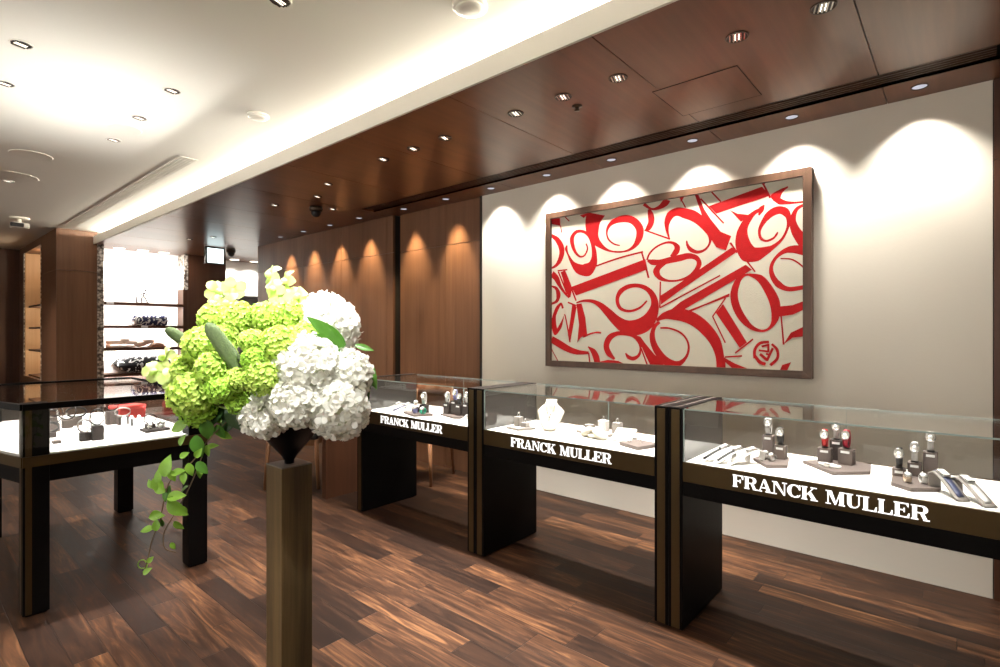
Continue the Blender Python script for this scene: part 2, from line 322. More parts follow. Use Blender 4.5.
# coordinates in metres (painting: canvas-centre frame; flowers: room frame)
ART_STROKES=[[(-0.846,0.523,-0.84,0.524),(-0.833,0.463,-0.827,0.463)],[(-0.8,0.587,-0.795,0.59),(-0.759,0.546,-0.754,0.549)],[(-0.945,0.445,-0.927,0.464),(-0.896,0.404,-0.862,0.425),(-0.861,0.346,-0.813,0.354),(-0.853,0.293,-0.809,0.284),(-0.873,0.238,-0.84,0.22),(-0.903,0.204,-0.885,0.186),(-0.941,0.187,-0.932,0.173)],[(-0.603,0.348,-0.594,0.35),(-0.591,0.307,-0.581,0.305),(-0.617,0.262,-0.607,0.253),(-0.651,0.258,-0.657,0.244),(-0.686,0.292,-0.707,0.283),(-0.708,0.352,-0.742,0.349),(-0.712,0.406,-0.746,0.418),(-0.682,0.44,-0.697,0.465),(-0.63,0.437,-0.622,0.458),(-0.582,0.399,-0.56,0.411),(-0.553,0.329,-0.521,0.333),(-0.544,0.249,-0.503,0.245),(-0.567,0.199,-0.507,0.168),(-0.609,0.186,-0.569,0.095),(-0.643,0.184,-0.679,0.12),(-0.71,0.214,-0.74,0.197),(-0.762,0.282,-0.777,0.278),(-0.774,0.327,-0.8,0.327),(-0.773,0.352,-0.784,0.356)],[(-0.572,0.619,-0.436,0.55),(-0.598,0.539,-0.477,0.499),(-0.593,0.445,-0.49,0.441),(-0.554,0.361,-0.488,0.385),(-0.48,0.304,-0.454,0.331),(-0.394,0.264,-0.389,0.279),(-0.302,0.248,-0.303,0.259),(-0.224,0.252,-0.232,0.269),(-0.16,0.283,-0.187,0.305),(-0.117,0.346,-0.166,0.362),(-0.117,0.422,-0.17,0.409),(-0.177,0.493,-0.207,0.454),(-0.259,0.525,-0.259,0.473),(-0.349,0.513,-0.332,0.475),(-0.406,0.471,-0.383,0.454),(-0.421,0.413,-0.406,0.411),(-0.403,0.357,-0.393,0.362),(-0.356,0.316,-0.351,0.324),(-0.303,0.299,-0.301,0.305)],[(-0.116,0.576,-0.1,0.596),(-0.052,0.534,-0.048,0.548),(0.013,0.528,0.002,0.554),(0.068,0.548,0.037,0.584),(0.093,0.577,0.057,0.608)],[(-0.078,0.54,-0.056,0.543),(-0.074,0.491,-0.03,0.49),(-0.072,0.449,-0.032,0.434),(-0.089,0.413,-0.061,0.39),(-0.098,0.394,-0.094,0.388)],[(-0.104,0.39,-0.101,0.397),(0.09,0.302,0.093,0.309)],[(0.088,0.312,0.083,0.311),(0.081,0.372,0.059,0.372),(0.088,0.419,0.052,0.432),(0.113,0.456,0.076,0.494),(0.146,0.464,0.139,0.519),(0.19,0.442,0.206,0.503),(0.24,0.418,0.271,0.475),(0.286,0.384,0.328,0.423),(0.328,0.338,0.367,0.357),(0.358,0.293,0.383,0.295),(0.361,0.247,0.374,0.241),(0.333,0.213,0.342,0.2),(0.287,0.205,0.287,0.183),(0.248,0.227,0.232,0.205),(0.225,0.253,0.208,0.247),(0.213,0.282,0.208,0.281)],[(0.304,0.555,0.31,0.559),(0.458,0.366,0.463,0.37)],[(0.378,0.588,0.383,0.592),(0.439,0.513,0.444,0.517)],[(0.696,0.593,0.704,0.596),(0.74,0.488,0.748,0.491)],[(0.845,0.544,0.846,0.54),(0.798,0.533,0.813,0.51),(0.749,0.5,0.8,0.482),(0.787,0.446,0.803,0.477),(0.836,0.434,0.838,0.455),(0.887,0.431,0.886,0.444),(0.94,0.428,0.939,0.441)],[(0.707,0.452,0.711,0.449),(0.677,0.435,0.705,0.415),(0.675,0.39,0.68,0.388)],[(0.691,0.437,0.7,0.412),(0.649,0.424,0.662,0.402),(0.601,0.39,0.629,0.362),(0.566,0.343,0.609,0.319),(0.543,0.285,0.608,0.274),(0.541,0.201,0.625,0.22),(0.583,0.114,0.642,0.194),(0.665,0.102,0.656,0.184),(0.718,0.132,0.699,0.182),(0.768,0.169,0.754,0.192),(0.818,0.219,0.806,0.23),(0.848,0.281,0.834,0.288),(0.863,0.343,0.835,0.343),(0.842,0.406,0.816,0.373),(0.783,0.428,0.791,0.383),(0.723,0.399,0.747,0.366),(0.685,0.337,0.706,0.322),(0.672,0.288,0.689,0.284),(0.683,0.237,0.696,0.246),(0.722,0.215,0.722,0.229),(0.764,0.228,0.758,0.24),(0.784,0.253,0.777,0.26),(0.789,0.269,0.785,0.271)],[(0.5,0.232,0.507,0.236),(0.543,0.162,0.549,0.166)],[(0.932,0.426,0.939,0.412),(0.883,0.403,0.899,0.387),(0.855,0.339,0.888,0.332),(0.864,0.261,0.906,0.278),(0.899,0.187,0.947,0.224),(0.921,0.158,0.966,0.204)],[(0.942,0.166,0.936,0.11),(0.87,0.175,0.871,0.133),(0.815,0.158,0.826,0.132),(0.769,0.117,0.783,0.103),(0.74,0.06,0.761,0.054),(0.743,-0.007,0.771,0.003),(0.781,-0.071,0.803,-0.043),(0.849,-0.103,0.851,-0.075),(0.941,-0.093,0.938,-0.068)],[(0.802,0.101,0.803,0.105),(0.859,0.092,0.861,0.097),(0.899,0.065,0.903,0.07),(0.937,0.025,0.941,0.03)],[(-0.076,0.17,-0.089,0.175),(-0.058,0.212,-0.069,0.221),(-0.011,0.253,-0.019,0.264),(0.054,0.275,0.05,0.289),(0.105,0.269,0.11,0.287),(0.125,0.242,0.159,0.252),(0.118,0.222,0.152,0.2),(0.092,0.187,0.106,0.172)],[(-0.082,0.163,-0.076,0.177),(-0.047,0.136,-0.041,0.172),(0.021,0.129,0.016,0.166),(0.096,0.137,0.087,0.177),(0.171,0.145,0.161,0.187),(0.225,0.155,0.225,0.192),(0.268,0.143,0.287,0.169),(0.281,0.118,0.314,0.114),(0.264,0.079,0.287,0.059),(0.22,0.039,0.231,0.02),(0.15,0.016,0.152,0.002),(0.076,0.02,0.073,0.004),(0.026,0.049,0.005,0.025),(0.012,0.081,-0.034,0.083),(0.027,0.107,-0.001,0.135),(0.071,0.135,0.056,0.158)],[(-0.13,0.236,-0.121,0.238),(-0.102,0.14,-0.091,0.142),(-0.076,0.04,-0.065,0.042)],[(-0.508,0.159,-0.512,0.168),(-0.301,0.204,-0.304,0.214),(-0.113,0.231,-0.115,0.241)],[(-0.762,0.046,-0.751,0.049),(-0.697,-0.102,-0.687,-0.099)],[(-0.84,0.141,-0.799,0.151),(-0.814,0.072,-0.766,0.081),(-0.797,-0.002,-0.737,0.006),(-0.762,-0.07,-0.745,-0.068)],[(-0.871,0.149,-0.872,0.158),(-0.775,0.152,-0.776,0.16)],[(-0.869,0.144,-0.859,0.147),(-0.78,-0.048,-0.771,-0.045)],[(-0.957,0.119,-0.916,0.153),(-0.907,0.084,-0.865,0.106),(-0.86,0.019,-0.832,0.031),(-0.797,-0.05,-0.783,-0.041),(-0.762,-0.077,-0.754,-0.071)],[(-0.939,0.026,-0.933,0.037),(-0.898,0.003,-0.875,0.018),(-0.883,-0.041,-0.844,-0.041),(-0.891,-0.088,-0.867,-0.103),(-0.941,-0.11,-0.931,-0.126)],[(-0.81,-0.156,-0.829,-0.162),(-0.835,-0.11,-0.839,-0.134),(-0.887,-0.144,-0.858,-0.159),(-0.921,-0.216,-0.888,-0.222),(-0.932,-0.295,-0.886,-0.292),(-0.898,-0.376,-0.874,-0.323),(-0.835,-0.319,-0.863,-0.306),(-0.815,-0.249,-0.823,-0.246),(-0.805,-0.21,-0.799,-0.207),(-0.78,-0.308,-0.771,-0.306),(-0.756,-0.436,-0.745,-0.434)],[(-0.623,-0.398,-0.629,-0.385),(-0.561,-0.374,-0.567,-0.361),(-0.509,-0.362,-0.511,-0.35),(-0.463,-0.364,-0.462,-0.354)],[(-0.773,-0.114,-0.769,-0.105),(-0.691,-0.146,-0.687,-0.137)],[(-0.687,-0.123,-0.691,-0.112),(-0.618,-0.113,-0.62,-0.094),(-0.541,-0.125,-0.533,-0.098),(-0.483,-0.16,-0.457,-0.128),(-0.426,-0.219,-0.383,-0.18),(-0.365,-0.285,-0.316,-0.233),(-0.284,-0.35,-0.246,-0.267),(-0.172,-0.373,-0.187,-0.268),(-0.064,-0.331,-0.129,-0.249),(-0.008,-0.245,-0.08,-0.21),(0.004,-0.151,-0.049,-0.149),(-0.026,-0.07,-0.062,-0.088),(-0.088,-0.016,-0.105,-0.043),(-0.167,0.006,-0.168,-0.022),(-0.247,0.0,-0.234,-0.03),(-0.314,-0.039,-0.286,-0.061),(-0.339,-0.105,-0.309,-0.107),(-0.316,-0.173,-0.294,-0.158),(-0.255,-0.203,-0.25,-0.183),(-0.189,-0.201,-0.194,-0.184),(-0.127,-0.175,-0.136,-0.162),(-0.079,-0.127,-0.086,-0.121)],[(-0.955,-0.43,-0.924,-0.387),(-0.865,-0.475,-0.833,-0.429),(-0.772,-0.513,-0.75,-0.471),(-0.679,-0.532,-0.671,-0.496),(-0.576,-0.527,-0.574,-0.506)],[(-0.58,-0.516,-0.57,-0.515),(-0.569,-0.595,-0.559,-0.594)],[(-0.941,-0.495,-0.932,-0.491),(-0.871,-0.599,-0.862,-0.595)],[(-0.583,-0.471,-0.578,-0.465),(-0.553,-0.511,-0.521,-0.488),(-0.534,-0.552,-0.486,-0.535),(-0.52,-0.597,-0.473,-0.586)],[(-0.34,-0.553,-0.353,-0.565),(-0.376,-0.506,-0.413,-0.528),(-0.395,-0.46,-0.44,-0.459),(-0.371,-0.409,-0.407,-0.383),(-0.323,-0.38,-0.332,-0.349),(-0.255,-0.379,-0.251,-0.35),(-0.197,-0.393,-0.181,-0.368),(-0.157,-0.43,-0.134,-0.418),(-0.142,-0.472,-0.126,-0.471),(-0.155,-0.516,-0.137,-0.527),(-0.192,-0.535,-0.186,-0.563),(-0.222,-0.528,-0.239,-0.551),(-0.252,-0.509,-0.258,-0.513)],[(-0.133,-0.473,-0.125,-0.47),(-0.086,-0.591,-0.078,-0.588)],[(0.019,-0.328,0.019,-0.319),(0.084,-0.332,0.087,-0.32),(0.158,-0.359,0.165,-0.348),(0.204,-0.406,0.215,-0.399),(0.218,-0.459,0.233,-0.459),(0.201,-0.518,0.218,-0.526),(0.154,-0.555,0.169,-0.586),(0.105,-0.551,0.088,-0.602),(0.05,-0.515,0.01,-0.551),(-0.004,-0.444,-0.045,-0.462),(-0.024,-0.377,-0.061,-0.378),(-0.012,-0.321,-0.037,-0.308),(0.021,-0.288,0.005,-0.273)],[(-0.006,-0.277,-0.016,-0.26),(0.057,-0.259,0.042,-0.216),(0.126,-0.265,0.125,-0.191),(0.181,-0.276,0.204,-0.199),(0.25,-0.306,0.292,-0.239),(0.317,-0.361,0.372,-0.309),(0.375,-0.432,0.434,-0.401),(0.409,-0.515,0.459,-0.504),(0.417,-0.606,0.465,-0.6)],[(0.017,-0.182,0.013,-0.176),(0.439,0.021,0.436,0.027)],[(0.016,0.01,0.024,0.009),(0.011,-0.179,0.019,-0.179)],[(0.227,-0.209,0.224,-0.203),(0.497,-0.117,0.494,-0.11)],[(0.497,0.233,0.502,0.236),(0.535,0.178,0.54,0.181)],[(0.588,0.125,0.593,0.128),(0.653,0.03,0.658,0.034)],[(0.614,0.011,0.619,0.024),(0.671,-0.028,0.696,0.004),(0.718,-0.108,0.761,-0.082),(0.745,-0.183,0.798,-0.173),(0.753,-0.261,0.791,-0.271),(0.738,-0.318,0.75,-0.331),(0.695,-0.338,0.694,-0.353),(0.639,-0.309,0.623,-0.333),(0.591,-0.244,0.557,-0.269),(0.558,-0.17,0.515,-0.182),(0.548,-0.099,0.506,-0.093),(0.565,-0.03,0.536,-0.011),(0.59,0.004,0.581,0.019),(0.619,0.01,0.616,0.024)],[(0.535,-0.494,0.531,-0.488),(0.645,-0.401,0.641,-0.395)],[(0.495,-0.101,0.498,-0.106),(0.237,-0.205,0.24,-0.211)],[(0.47,-0.126,0.475,-0.13),(0.385,-0.247,0.39,-0.251)],[(0.385,-0.248,0.39,-0.245),(0.468,-0.426,0.473,-0.423)],[(0.803,-0.253,0.809,-0.253),(0.817,-0.432,0.824,-0.431)],[(0.468,-0.522,0.468,-0.515),(0.576,-0.512,0.576,-0.504)],[(0.462,-0.521,0.469,-0.521),(0.464,-0.606,0.471,-0.605)],[(0.164,0.584,0.168,0.586),(0.201,0.51,0.206,0.512)],[(0.662,-0.521,0.645,-0.522),(0.662,-0.47,0.645,-0.465),(0.688,-0.433,0.679,-0.417),(0.738,-0.423,0.736,-0.407)],[(0.675,-0.475,0.677,-0.463),(0.732,-0.482,0.734,-0.47)],[(0.695,-0.45,0.692,-0.44),(0.734,-0.438,0.732,-0.428)],[(0.728,-0.426,0.738,-0.426),(0.728,-0.48,0.738,-0.48)],[(0.647,-0.512,0.66,-0.499),(0.677,-0.553,0.69,-0.535),(0.714,-0.565,0.72,-0.547)],[(0.679,-0.499,0.689,-0.486),(0.721,-0.538,0.732,-0.524)],[(0.731,-0.538,0.717,-0.531),(0.765,-0.457,0.753,-0.45)],[(0.748,-0.433,0.757,-0.423),(0.776,-0.468,0.791,-0.461),(0.777,-0.514,0.792,-0.521),(0.738,-0.555,0.75,-0.568)],[(0.718,-0.494,0.721,-0.485),(0.734,-0.5,0.737,-0.491)]]
ART_POLYS=[[(-0.939,0.589),(-0.849,0.586),(-0.843,0.521),(-0.939,0.549)],[(-0.658,0.583),(-0.571,0.588),(-0.619,0.554)],[(0.266,0.594),(0.322,0.422),(0.377,0.273),(0.412,0.214),(0.475,0.187),(0.508,0.278),(0.441,0.315),(0.377,0.404),(0.332,0.481),(0.294,0.584)],[(0.363,0.497),(0.696,0.569),(0.744,0.504),(0.412,0.439)],[(0.691,0.598),(0.716,0.593),(0.711,0.577),(0.698,0.58)],[(0.499,0.451),(0.546,0.42),(0.629,0.398),(0.569,0.363)],[(-0.739,0.013),(-0.096,0.181),(-0.078,0.104),(-0.692,-0.059)],[(-0.729,-0.132),(-0.686,-0.151),(-0.725,-0.332),(-0.749,-0.441),(-0.771,-0.374),(-0.746,-0.246)],[(-0.689,-0.127),(-0.64,-0.123),(-0.605,-0.237),(-0.589,-0.37),(-0.644,-0.394),(-0.682,-0.437),(-0.664,-0.296)],[(-0.49,-0.587),(-0.405,-0.566),(-0.315,-0.571),(-0.259,-0.594),(-0.497,-0.603)],[(-0.167,-0.376),(-0.134,-0.387),(-0.09,-0.443),(-0.021,-0.518),(0.052,-0.596),(-0.056,-0.6),(-0.096,-0.52)],[(0.02,-0.092),(0.166,-0.007),(0.513,0.204),(0.544,0.17),(0.166,-0.061),(0.025,-0.155)],[(0.1,-0.193),(0.166,-0.143),(0.598,0.082),(0.637,0.047),(0.178,-0.205)],[(0.41,-0.225),(0.456,-0.166),(0.606,-0.42),(0.562,-0.457)],[(0.797,-0.194),(0.87,-0.188),(0.939,-0.163),(0.939,-0.215),(0.87,-0.247),(0.797,-0.257)],[(0.818,-0.431),(0.86,-0.357),(0.939,-0.317),(0.939,-0.38),(0.87,-0.388)],[(0.797,-0.604),(0.813,-0.557),(0.862,-0.538),(0.839,-0.602)],[(0.464,-0.521),(0.53,-0.558),(0.624,-0.598),(0.518,-0.603),(0.47,-0.552)],[(0.162,0.601),(0.193,0.586),(0.17,0.553)]]
WHITE= [(-1.728, 0.965, 1.233, 0.1045),(-1.684, 1.095, 1.193, 0.0904),(-1.646, 1.035, 1.084, 0.101),(-1.714, 0.924, 1.113, 0.0818),(-1.853, 0.883, 1.063, 0.081),(-1.888, 1.143, 1.368, 0.1219)]
GREEN= [(-2.046, 0.742, 1.307, 0.0605),(-2.119, 0.812, 1.401, 0.0562),(-2.027, 0.864, 1.4, 0.0593),(-1.954, 0.927, 1.407, 0.0556),(-1.922, 1.008, 1.405, 0.0643),(-1.841, 0.827, 1.323, 0.0394),(-1.777, 0.896, 1.309, 0.0603),(-1.817, 1.006, 1.334, 0.0511),(-1.807, 0.817, 1.261, 0.0388),(-1.784, 0.836, 1.2, 0.0573),(-1.846, 0.783, 1.19, 0.0388),(-1.884, 0.803, 1.114, 0.0431),(-1.873, 0.733, 1.158, 0.0417),(-2.009, 0.695, 1.136, 0.0689),(-1.952, 0.744, 1.224, 0.0551),(-2.115, 0.709, 1.219, 0.0467),(-2.035, 0.725, 1.081, 0.0599),(-1.991, 0.79, 1.281, 0.0463),(-2.03, 0.822, 1.334, 0.0511)]
ORCHID= [(-2.035, 0.989, 1.574, 0.0351),(-1.969, 1.02, 1.549, 0.0347),(-1.978, 0.973, 1.515, 0.0342),(-1.921, 1.035, 1.486, 0.0382),(-1.962, 0.973, 1.458, 0.034),(-2.216, 0.86, 1.513, 0.0354),(-2.147, 0.893, 1.519, 0.039),(-2.182, 0.836, 1.464, 0.0309),(-2.118, 0.865, 1.463, 0.0344),(-2.263, 0.66, 1.207, 0.0334),(-2.255, 0.694, 1.262, 0.0337),(-2.196, 0.692, 1.179, 0.033),(-2.162, 0.708, 1.239, 0.0292)]
CONES= [(-2.164, 0.666, 1.366),(-2.164, 0.772, 1.284),(-1.925, 0.715, 1.382),(-1.902, 0.814, 1.219)]
LEAVES= [((-1.73, 1.121, 1.3),(-1.76, 0.99, 1.409)),((-1.709, 1.1, 1.286),(-1.702, 0.987, 1.345)),((-1.697, 1.071, 1.287),(-1.704, 1.012, 1.387)),((-1.691, 1.182, 1.24),(-1.618, 1.178, 1.147)),((-1.682, 1.189, 1.202),(-1.651, 1.15, 1.06)),((-1.983, 0.929, 1.404),(-2.096, 0.897, 1.463)),((-1.983, 0.929, 1.404),(-2.031, 0.914, 1.465)),((-1.97, 0.808, 1.092),(-1.904, 0.839, 1.0)),((-1.985, 0.822, 1.089),(-1.986, 0.794, 0.989)),((-2.012, 0.798, 1.089),(-1.996, 0.719, 1.005)),((-1.719, 1.157, 1.303),(-1.665, 1.204, 1.284)),((-1.994, 0.853, 1.067),(-1.901, 0.894, 1.007)),((-2.01, 0.773, 1.081),(-2.048, 0.661, 1.055)),((-1.916, 0.855, 1.092),(-1.887, 0.906, 0.963))]
VINE1= [(-1.999, 0.849, 1.06),(-1.976, 0.75, 0.989),(-2.006, 0.697, 0.904),(-2.047, 0.648, 0.851),(-2.068, 0.631, 0.776),(-2.078, 0.622, 0.707),(-2.099, 0.604, 0.639),(-2.11, 0.595, 0.577),(-2.123, 0.583, 0.519)]
VINE2= [(-2.005, 0.844, 1.052),(-2.007, 0.749, 0.972),(-2.018, 0.727, 0.897),(-2.039, 0.696, 0.801),(-2.076, 0.664, 0.714),(-2.102, 0.641, 0.652),(-2.099, 0.643, 0.599),(-2.07, 0.668, 0.585)]
VLEAF= [((-2.054, 0.669, 1.023), 0.0693, 200),((-2.052, 0.632, 0.895), 0.075, 80),((-2.038, 0.683, 0.926), 0.0346, 30),((-1.989, 0.739, 1.01), 0.0766, 285),((-1.991, 0.711, 0.955), 0.0827, 280),((-1.98, 0.72, 0.883), 0.0551, 310),((-1.976, 0.777, 1.0), 0.0563, 300),((-2.021, 0.658, 0.875), 0.0477, 20),((-2.001, 0.689, 0.879), 0.048, 285),((-2.072, 0.614, 0.861), 0.0477, 100),((-2.072, 0.614, 0.82), 0.0545, 150),((-2.036, 0.645, 0.861), 0.0443, 290),((-2.072, 0.614, 0.827), 0.0613, 300),((-2.026, 0.654, 0.793), 0.0613, 10),((-2.077, 0.609, 0.694), 0.0409, 90),((-2.083, 0.605, 0.725), 0.0545, 200),((-2.067, 0.618, 0.725), 0.0307, 10),((-2.034, 0.66, 0.745), 0.0822, 320),((-2.056, 0.654, 0.614), 0.0276, 300),((-2.101, 0.589, 0.537), 0.0341, 40),((-2.093, 0.596, 0.575), 0.0273, 45),((-2.044, 0.678, 0.978), 0.0416, 70),((-2.093, 0.596, 0.834), 0.0341, 120),((-2.041, 0.64, 0.779), 0.0341, 240)]
# ================================================================ THE ROOM
ZW, ZC = 2.63, 2.80            # timber ceiling, white ceiling
b = MB(); b.box(-13.6, 2.6, -3.1, 5.7, -0.06, 0.0); struct('floor', b, M_FLOOR)
b = MB(); b.box(-13.6, 2.6, -3.1, 2.45, ZC, ZC+0.05); struct('ceiling', b, M_CEIL)
# timber ceiling: veneered boards with open joints under a dark backing
b = MB(); J = [-0.315+0.896*k for k in range(-12, 4)]
edges = [-9.86]+[x for x in J if -9.8 < x < 1.5]+[1.5]
for x0, x1 in zip(edges[:-1], edges[1:]):
    g = 0.0025
    if x1 <= -4.7 and x0 < -7.95:
        b.box(x0+g, x1-g, 2.0, 5.6, ZW, ZW+0.02)
    elif x1 < -4.75:
        b.box(x0+g, x1-g, 2.0, 3.7, ZW, ZW+0.02)
    elif x0 < -4.72 < x1:
        b.box(x0+g, -4.72, 2.0, 3.7, ZW, ZW+0.02); b.box(-4.72, x1-g, 2.0, 3.25, ZW, ZW+0.02); b.box(-4.72, x1-g, 3.41, 3.72, ZW, ZW+0.02)
    else:
        b.box(x0+g, x1-g, 2.0, 3.25, ZW, ZW+0.02); b.box(x0+g, x1-g, 3.41, 3.72, ZW, ZW+0.02)
b.cm = 1
b.box(-9.86, 1.5, 2.02, 3.24, ZW+0.021, ZW+0.03); b.box(-9.86, 1.5, 3.42, 5.6, ZW+0.021, ZW+0.03)
b.box(-9.86, 1.5, 3.24, 3.42, ZW+0.08, ZW+0.09); b.box(-4.73, 1.5, 3.24, 3.25, ZW+0.0, ZW+0.085); b.box(-4.73, 1.5, 3.41, 3.42, ZW, ZW+0.085)
struct('ceiling.001', b, [M_VEN_CEIL, M_GAP])
b = MB()
for k in range(5): b.box(-4.71, 0.12, 3.268+k*0.028, 3.276+k*0.028, ZW+0.008, ZW+0.03)
t = thing('slot_air_grille', 'long dark slotted air grille running the length of the timber ceiling', 'air vent', (0, 0, 0))
put('slats', b, M_VEN_DARK, t)
b = MB(); b.box(-9.5, 1.5, 1.985, 2.0, ZW-0.004, 2.735); b.box(-9.5, 1.5, 2.0, 2.03, ZW+0.021, ZW+0.035); struct('trim_1', b, M_CEIL)
b = MB(); b.box(-9.5, 1.5, 2.42, 2.45, ZW+0.03, ZC); struct('trim_2', b, M_CEIL)
b = MB(); b.box(-9.35, 1.5, 2.13, 2.16, ZW+0.03, ZW+0.045)
tag(put('cove_light_strip', b, M_LED), 'hidden warm light strip glowing in the cove along the ceiling edge', 'light strip')
light('cove_glow', 'AREA', (-3.95, 2.16, 2.747), 140, (1, 0.94, 0.80), aim=(-3.95, 1.5, 2.82), shape='RECTANGLE', size=10.8, size_y=0.03)
# access hatch in the timber ceiling
t = thing('access_hatch', 'square flush access hatch in the timber ceiling above the painting', 'hatch', (-1.03, 2.885, ZW))
b = MB(); b.box(-0.213, 0.213, -0.205, 0.205, -0.002, 0.0); put('panel', b, M_VEN_CEIL, t)
b = MB()
for x0, x1, y0, y1 in ((-.216, .216, -.208, -.205), (-.216, .216, .205, .208), (-.216, -.213, -.208, .208), (.213, .216, -.208, .208)): b.box(x0, x1, y0, y1, -0.0025, 0)
put('edge', b, M_GAP, t)

# walls
b = MB(); b.box(-3.405, 0.118, 3.68, 3.80, 0, ZW+0.02); struct('wall_back', b, M_PLASTER)
b = MB(); b.box(-3.43, -3.405, 3.672, 3.80, 0, ZW); struct('trim_3', b, M_DARKMETAL)
def panelled(name, xs, y, zs=(0, 2.222, ZW), m=M_VEN_WALL):
    b = MB()
    for x0, x1 in zip(xs[:-1], xs[1:]):
        for z0, z1 in zip(zs[:-1], zs[1:]): b.box(x0+.002, x1-.002, y, y+0.03, z0+(.002 if z0 > 0 else 0), z1-.002)
    b.cm = 1; b.box(xs[0], xs[-1], y+0.031, y+0.12, 0, ZW)
    return struct(name, b, [m, M_GAP])
panelled('wall_back.001', [-4.63, -3.91, -3.43], 3.69)
panelled('wall_back.002', [-7.9, -7.46, -6.58, -5.70, -4.80, -4.69], 3.64)
b = MB(); b.box(-4.72, -4.62, 3.86, 3.9, 0, ZW); b.box(-4.697, -4.691, 3.66, 3.9, 0, ZW); struct('trim_4', b, M_VEN_DARK)
panelled('wall_back.003', [0.12, 1.0, 1.6], 3.665, m=M_VEN_DARK)
b = MB(); b.box(1.5, 1.6, -3.1, 3.66, 0, ZC); struct('wall_right', b, M_PLASTER)
b = MB(); b.box(-13.6, 1.6, -3.1, -3.0, 0, ZC); struct('wall_front', b, M_PLASTER)
b = MB(); b.box(-12.6, -12.49, -3.0, 1.62, 0, ZC); struct('wall_left', b, M_VEN_DARK)
# far side: veneered pier with a lit niche, shelf bay, dark column
b = MB()
b.box(-9.86, -9.47, 1.57, 2.03, 0, 2.22); b.box(-9.86, -9.47, 1.57, 2.03, 2.224, ZC)
b.box(-10.53, -9.862, 1.57, 1.63, 0, 2.22); b.box(-10.53, -9.862, 1.57, 1.63, 2.224, ZC)
b.box(-12.49, -12.02, 1.57, 2.1, 0, ZC); b.box(-12.02, -10.53, 1.57, 2.1, 0, 0.62); b.box(-12.02, -10.53, 1.57, 2.1, 2.69, ZC)
struct('wall_left.001', b, M_VEN_WALL)
b = MB(); b.box(-12.02, -10.5, 2.0, 2.1, 0.62, 2.69); b.box(-12.02, -11.99, 1.58, 2.0, 0.62, 2.69); b.box(-10.53, -10.5, 1.64, 2.0, .62, 2.69); struct('wall_left.002', b, M_BEIGEWOOD)
b = MB(); b.box(-9.50, -9.465, 2.032, 2.11, 0, ZW); b.box(-10.545, -10.53, 1.56, 1.575, 0.62, 2.69); b.box(-12.03, -12.01, 1.56, 1.575, .62, 2.69)
b.box(-9.86, -9.598, 3.215, 3.275, 2.05, ZW); struct('trim_5', b, M_MOSAIC)
b = MB(); b.box(-9.96, -9.86, 1.6, 5.6, 0, ZC); struct('wall_left.003', b, M_WHITEWALL)
b = MB(); b.box(-9.86, -9.6, 3.275, 3.87, 0, ZW); b.box(-9.86, -9.605, 3.205, 3.275, 0, 2.05); struct('wall_left.004', b, M_VEN_DARK)
b = MB(); b.box(-9.86, -7.8, 5.5, 5.6, 0, ZW); b.box(-7.9, -7.8, 3.77, 5.5, 0, ZW); struct('wall_back.004', b, M_WHITEWALL)
b = MB(); b.box(-9.5, -9.3, 1.57, 1.99, 0, 0.001); 
# a short bulkhead at the far left of the white ceiling
b = MB(); b.box(-6.9, -6.2, 0.10, 0.52, ZC-0.06, ZC); struct('trim_6', b, M_VEN_DARK)

# ---- niche shelves and shop shelves
t = thing('niche_shelving', 'tall narrow lit niche shelving with pale wood back at far left', 'shelves', (-11.26, 1.62, 0.62))
for z in (1.80, 1.44, 1.07, 0.645):
    b = MB(); b.box(-0.72, 0.72, 0, 0.37, z-0.62-0.03, z-0.62); put('shelf', b, M_VEN_DARK, t)
for i, z in enumerate((1.78, 1.42, 1.05)):
    light('niche_lamp', 'POINT', (-11.5, 1.75, z-0.06), 5, (1, .75, .5), shadow_soft_size=0.03)
light('niche_lamp', 'POINT', (-11.3, 1.8, 2.6), 10, (1, .78, .55), shadow_soft_size=0.05)
b = MB(); b.lathe([(0.02, 0), (0.05, 0.012), (0.11, 0.07), (0.12, 0.075), (0.1, 0.06), (0.03, 0.02), (0.0, 0.018)], 20)
o = put('bowl', b, M_BEIGEWOOD, loc=(-10.75, 1.72, 0.645)); tag(o, 'small pale bowl on the lowest shelf of the lit niche', 'bowl')
b = MB(); b.lathe([(0.03, 0), (0.05, 0.03), (0.045, 0.1), (0.02, 0.16), (0.022, 0.2)], 16); b.ball((0.09, 0, 0.05), 0.045, 12, 8)
o = put('white_ornament', b, M_WHITE, loc=(-10.8, 1.72, 1.07)); tag(o, 'small white ornament on the third niche shelf', 'ornament')
t = thing('display_shelving', 'bright white wall bay with dark-edged display shelves', 'shelves', (-9.86, 2.64, 0))
for z in (1.805, 1.457, 1.118, 0.73):
    b = MB(); b.box(0, 0.31, -0.525, 0.56, z-0.042, z); s = put('shelf', b, M_VEN_DARK, t)
    if z > 1.3:
        k = -0.44 if z > 1.6 else 0.0
        b = MB(); b.box(0.311, 0.316, k-0.04, k+0.05, z-0.03, z+0.002); put('price_rail', b, M_TAG, s)
b = MB(); b.box(0, 0.30, -0.525, 0.52, 0.0, 0.06); b.box(0, 0.30, -0.525, -0.505, 0.06, 0.70); b.box(0, 0.3, 0.5, 0.52, 0.06, 0.70); b.box(0, .02, -.505, .5, .06, .7); put('base_cabinet', b, M_VEN_DARK, t)
